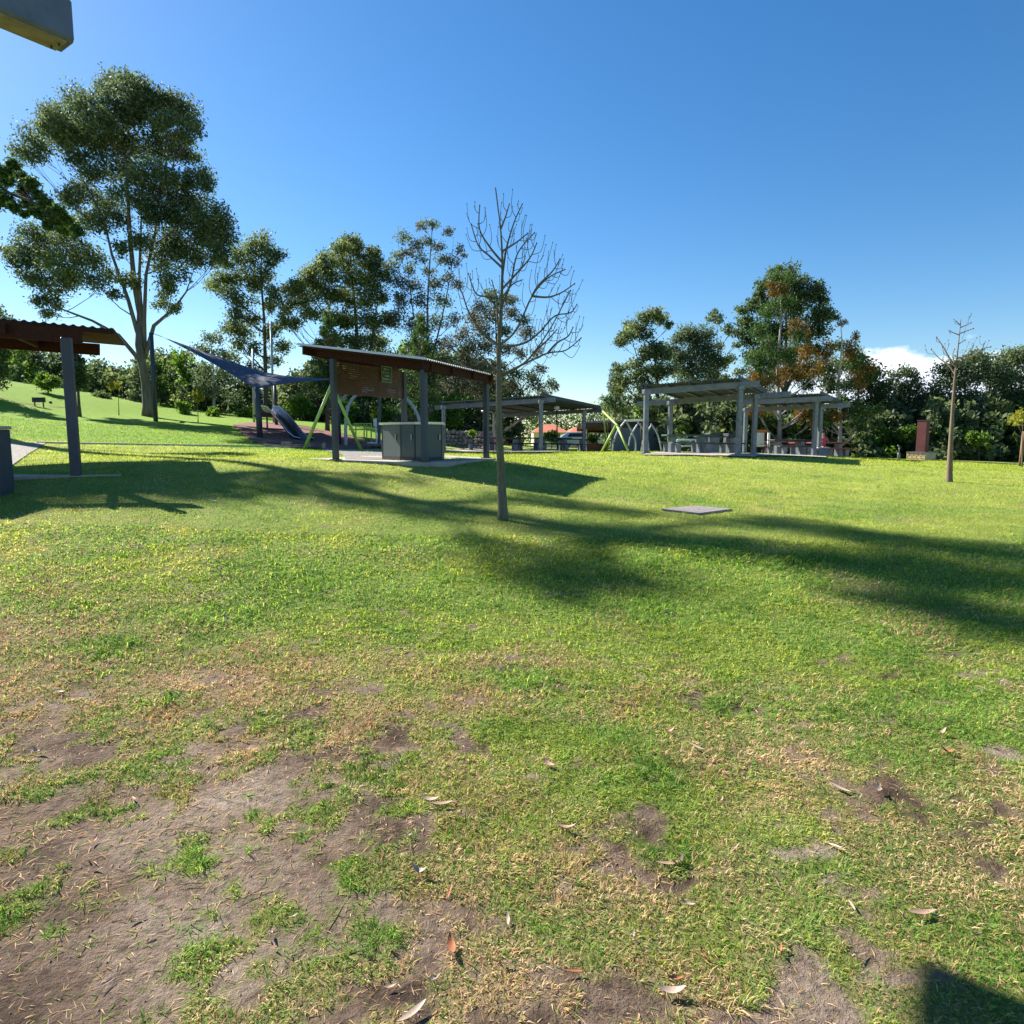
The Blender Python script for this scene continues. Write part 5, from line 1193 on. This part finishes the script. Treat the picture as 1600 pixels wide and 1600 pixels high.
for k in ('lf1', 'lf2', 'lf3', 'lf4'):
    for j, (L, W, c) in enumerate(((.10, .022, .5), (.075, .02, 1.1), (.12, .018, .2))):
        me = leafmesh(L, W, c); me.materials.append(M[k]); vars_[k, j] = me
big = [(705, 1487, 'lf2', 0, 100, 'single orange gum leaf pointing away on bare soil near the bottom'), (690, 1262, 'lf1', 2, 5, 'tan curled leaf in a small heap left of centre on the soil'), (672, 1256, 'lf3', 0, -10, 'pale leaf topmost in the small heap left of centre'),
       (655, 1368, 'lf3', 1, -15, 'pale leaf on soil beside straw tufts'), (885, 1300, 'lf1', 0, -10, 'pinkish leaf in a hollow right of centre'), (1045, 1357, 'lf1', 2, 5, 'brown leaf under the green tuft below centre'), (1060, 1355, 'lf4', 1, 30, 'dark curled leaf under the green tuft below centre'),
       (1440, 1434, 'lf1', 2, 3, 'large curled tan leaf on the lawn above the square shadow'), (1050, 1558, 'lf3', 0, -5, 'pale pink leaf at the bottom edge of the lawn'), (1046, 1148, 'lf1', 1, 0, 'rounded tan leaf in the centre right lawn'), (1090, 1174, 'lf3', 2, -60, 'thin pale leaf slanting beside the rounded tan leaf'),
       (1375, 1242, 'lf3', 1, 80, 'upright pale leaf on the right of the lawn'), (1312, 1238, 'lf3', 2, -50, 'slim pale leaf left of the upright pale leaf'), (1480, 1180, 'lf2', 1, -40, 'orange yellow leaf on the right side of the lawn'), (1470, 1150, 'lf1', 1, 10, 'small brown leaf above the orange yellow leaf'),
       (858, 1200, 'lf1', 0, -50, 'tan leaf lying across a soil gap in the centre'), (95, 1086, 'lf3', 0, -5, 'pale leaf on the left soil edge'), (338, 1140, 'lf4', 0, 30, 'dark leaf on the left soil between tufts'), (60, 1180, 'lf3', 1, -10, 'whitish leaf on the far left soil'),
       (335, 785, 'lf3', 2, -25, 'long pale leaf on the sunny lawn below the left shade'), (645, 1592, 'lf3', 2, 45, 'pale leaf cut by the bottom edge')]
done = []
for px, py, k, j, a, lab in big:
    g = G(px, py); o = bpy.data.objects.new('fallen_leaf', vars_[k, j]); COL.objects.link(o); o.location = g + up * .016; o.rotation_euler = (random.uniform(-.15, .15), random.uniform(-.1, .1), math.radians(a)); o.scale = (.8, 1.1, .8); tag(o, lab, 'leaf', 'dry leaves on the lawn')
    if py < 900: o.scale = (1.6, 1.6, 1.6)
for i in range(75):
    py = 810 + 740 * random.random() ** .9; px = random.uniform(10, 1590); g = G(px, py); k = random.choice(('lf1', 'lf3', 'lf3', 'lf4', 'lf1', 'lf2')); s_ = random.uniform(.3, .55) * (1 + max(0, g.y - 3) * .05)
    o = bpy.data.objects.new('fallen_leaf', vars_[k, random.randrange(3)]); COL.objects.link(o); o.location = g + up * .012; o.rotation_euler = (random.uniform(-.4, .4), random.uniform(-.3, .3), random.uniform(0, 6.28)); o.scale = (s_,) * 3
    tag(o, {'lf1': 'small tan dry leaf among the lawn grass', 'lf3': 'small pale dry leaf among the lawn grass', 'lf4': 'small dark brown dry leaf among the lawn grass', 'lf2': 'small orange dry leaf among the lawn grass'}[k], 'leaf', 'scattered small dry leaves')
# twigs
for i, (px, py, L, a, lab) in enumerate([(297, 1387, .09, 2, 'short dark twig on the bare soil lower left'), (520, 1430, .14, 80, 'slender brown runner stem on soil left of the orange leaf'), (640, 1330, .12, 100, 'dry straw stem on soil above the orange leaf'), (395, 1402, .12, 40, 'dry stem reaching across bare soil lower left')]):
    g = G(px, py) + up * .01; d = Vector((math.cos(math.radians(a)), math.sin(math.radians(a)), 0)) * L; mb = MB()
    mb.tube([g - d / 2, g + Vector((.004, .006, .004)), g + d / 2 + up * .004], [.0013, .0017, .001], 6); solo(mb, 'twig', 'bark_dark' if i == 0 else 'brownpost', g, lab, 'twig', 'twigs on the soil')
# soil crumbs
cr_ = MB()
for i in range(1600):
    x = random.uniform(-3.2, .4); y = random.uniform(1.4, 4.2)
    if cover(np.array([x]), np.array([y]))[0] > .4: continue
    s_ = random.uniform(.0012, .0055); z = tz(x, y) + s_ * .3
    vs = [(x + s_ * random.uniform(.6, 1.3) * a, y + s_ * random.uniform(.6, 1.3) * b_, z + s_ * c * .7) for a, b_, c in ((1, 0, 0), (0, 1, 0), (-1, 0, 0), (0, -1, 0), (0, 0, 1), (0, 0, -1))]
    cr_.add(vs, [(0, 1, 4), (1, 2, 4), (2, 3, 4), (3, 0, 4), (1, 0, 5), (2, 1, 5), (3, 2, 5), (0, 3, 5)])
o = cr_.build('soil_crumbs', mat('soil_crumb', (.24, .19, .155), (.14, .11, .09), 40, .9)); tag(o, 'fine crumbs and grit on the bare soil', 'soil', kind='stuff')

# ================================================================== LIGHT, SKY, CAMERA
el = math.atan(1 / 1.3); sx, sy = -.80, .60
sundir = Vector((sx * math.cos(el), sy * math.cos(el), math.sin(el)))
ld = bpy.data.lights.new('sun', 'SUN'); ld.energy = 5.0; ld.angle = math.radians(.45); ld.color = (1, .95, .87)
lo = bpy.data.objects.new('sun', ld); COL.objects.link(lo); lo.rotation_euler = sundir.to_track_quat('Z', 'Y').to_euler()
w = bpy.data.worlds.new('World'); SC.world = w; w.use_nodes = True; nt = w.node_tree; L = nt.links.new
bg = nt.nodes['Background']; sky = N(nt, 'ShaderNodeTexSky', sky_type='NISHITA'); sky.sun_disc = False
sky.sun_elevation = el; sky.sun_rotation = math.atan2(sx, sy); sky.altitude = 50; sky.air_density = 1.0; sky.dust_density = .25; sky.ozone_density = 3.5
tc = N(nt, 'ShaderNodeTexCoord'); sep = N(nt, 'ShaderNodeSeparateXYZ'); L(tc.outputs['Generated'], sep.inputs[0])
def math_(op, a, b_=None, c=None):
    n = N(nt, 'ShaderNodeMath', operation=op)
    for i, v in enumerate((a, b_, c)):
        if v is None: continue
        if isinstance(v, (int, float)): n.inputs[i].default_value = v
        else: L(v, n.inputs[i])
    return n.outputs[0]
az = math_('ARCTAN2', sep.outputs[0], sep.outputs[1]); elv = math_('ARCSINE', sep.outputs[2])
cmb = N(nt, 'ShaderNodeCombineXYZ'); L(math_('MULTIPLY', az, 14.0), cmb.inputs[0]); L(math_('MULTIPLY', elv, 26.0), cmb.inputs[1])
cn = N(nt, 'ShaderNodeTexNoise'); cn.inputs['Scale'].default_value = 1.0; cn.inputs['Detail'].default_value = 7; cn.inputs['Roughness'].default_value = .55; L(cmb.outputs[0], cn.inputs[0])
# cloud bank: low on the horizon to the right
da = math_('DIVIDE', math_('SUBTRACT', az, .535), .16); de = math_('DIVIDE', math_('SUBTRACT', elv, .045), .066)
rr2 = math_('ADD', math_('MULTIPLY', da, da), math_('MULTIPLY', de, de))
val = math_('ADD', math_('SUBTRACT', 1.0, rr2), math_('MULTIPLY', math_('SUBTRACT', cn.outputs[0], .5), 2.2))
mr = N(nt, 'ShaderNodeMapRange'); mr.inputs['From Min'].default_value = .05; mr.inputs['From Max'].default_value = .42; L(val, mr.inputs['Value'])
cc = N(nt, 'ShaderNodeMix', data_type='RGBA'); cc.inputs[6].default_value = (6.3, 7.0, 8.6, 1); cc.inputs[7].default_value = (9.0, 9.2, 9.6, 1)
cm = N(nt, 'ShaderNodeMapRange'); cm.inputs['From Min'].default_value = .05; cm.inputs['From Max'].default_value = .1; L(elv, cm.inputs['Value']); L(cm.outputs[0], cc.inputs[0])
mxw = N(nt, 'ShaderNodeMix', data_type='RGBA'); L(mr.outputs[0], mxw.inputs[0]); skh = N(nt, 'ShaderNodeHueSaturation'); skh.inputs['Saturation'].default_value = 1.28; L(sky.outputs[0], skh.inputs['Color']); L(skh.outputs[0], mxw.inputs[6]); L(cc.outputs[2], mxw.inputs[7])
L(mxw.outputs[2], bg.inputs[0]); bg.inputs[1].default_value = .068

cd = bpy.data.cameras.new('camera'); cam = bpy.data.objects.new('camera', cd); COL.objects.link(cam); SC.camera = cam
cam.location = (0, 0, EYE); cam.rotation_euler = (math.pi / 2 - TILT, 0, 0); cd.sensor_width = 36; cd.sensor_fit = 'HORIZONTAL'; cd.lens = 36 * F / 1600; cd.clip_end = 3000; cd.clip_start = .05
SC.view_settings.view_transform = 'Standard'; SC.view_settings.look = 'None'; SC.view_settings.gamma = 1; SC.view_settings.exposure = 1.25
SC.render.resolution_x = SC.render.resolution_y = 1024
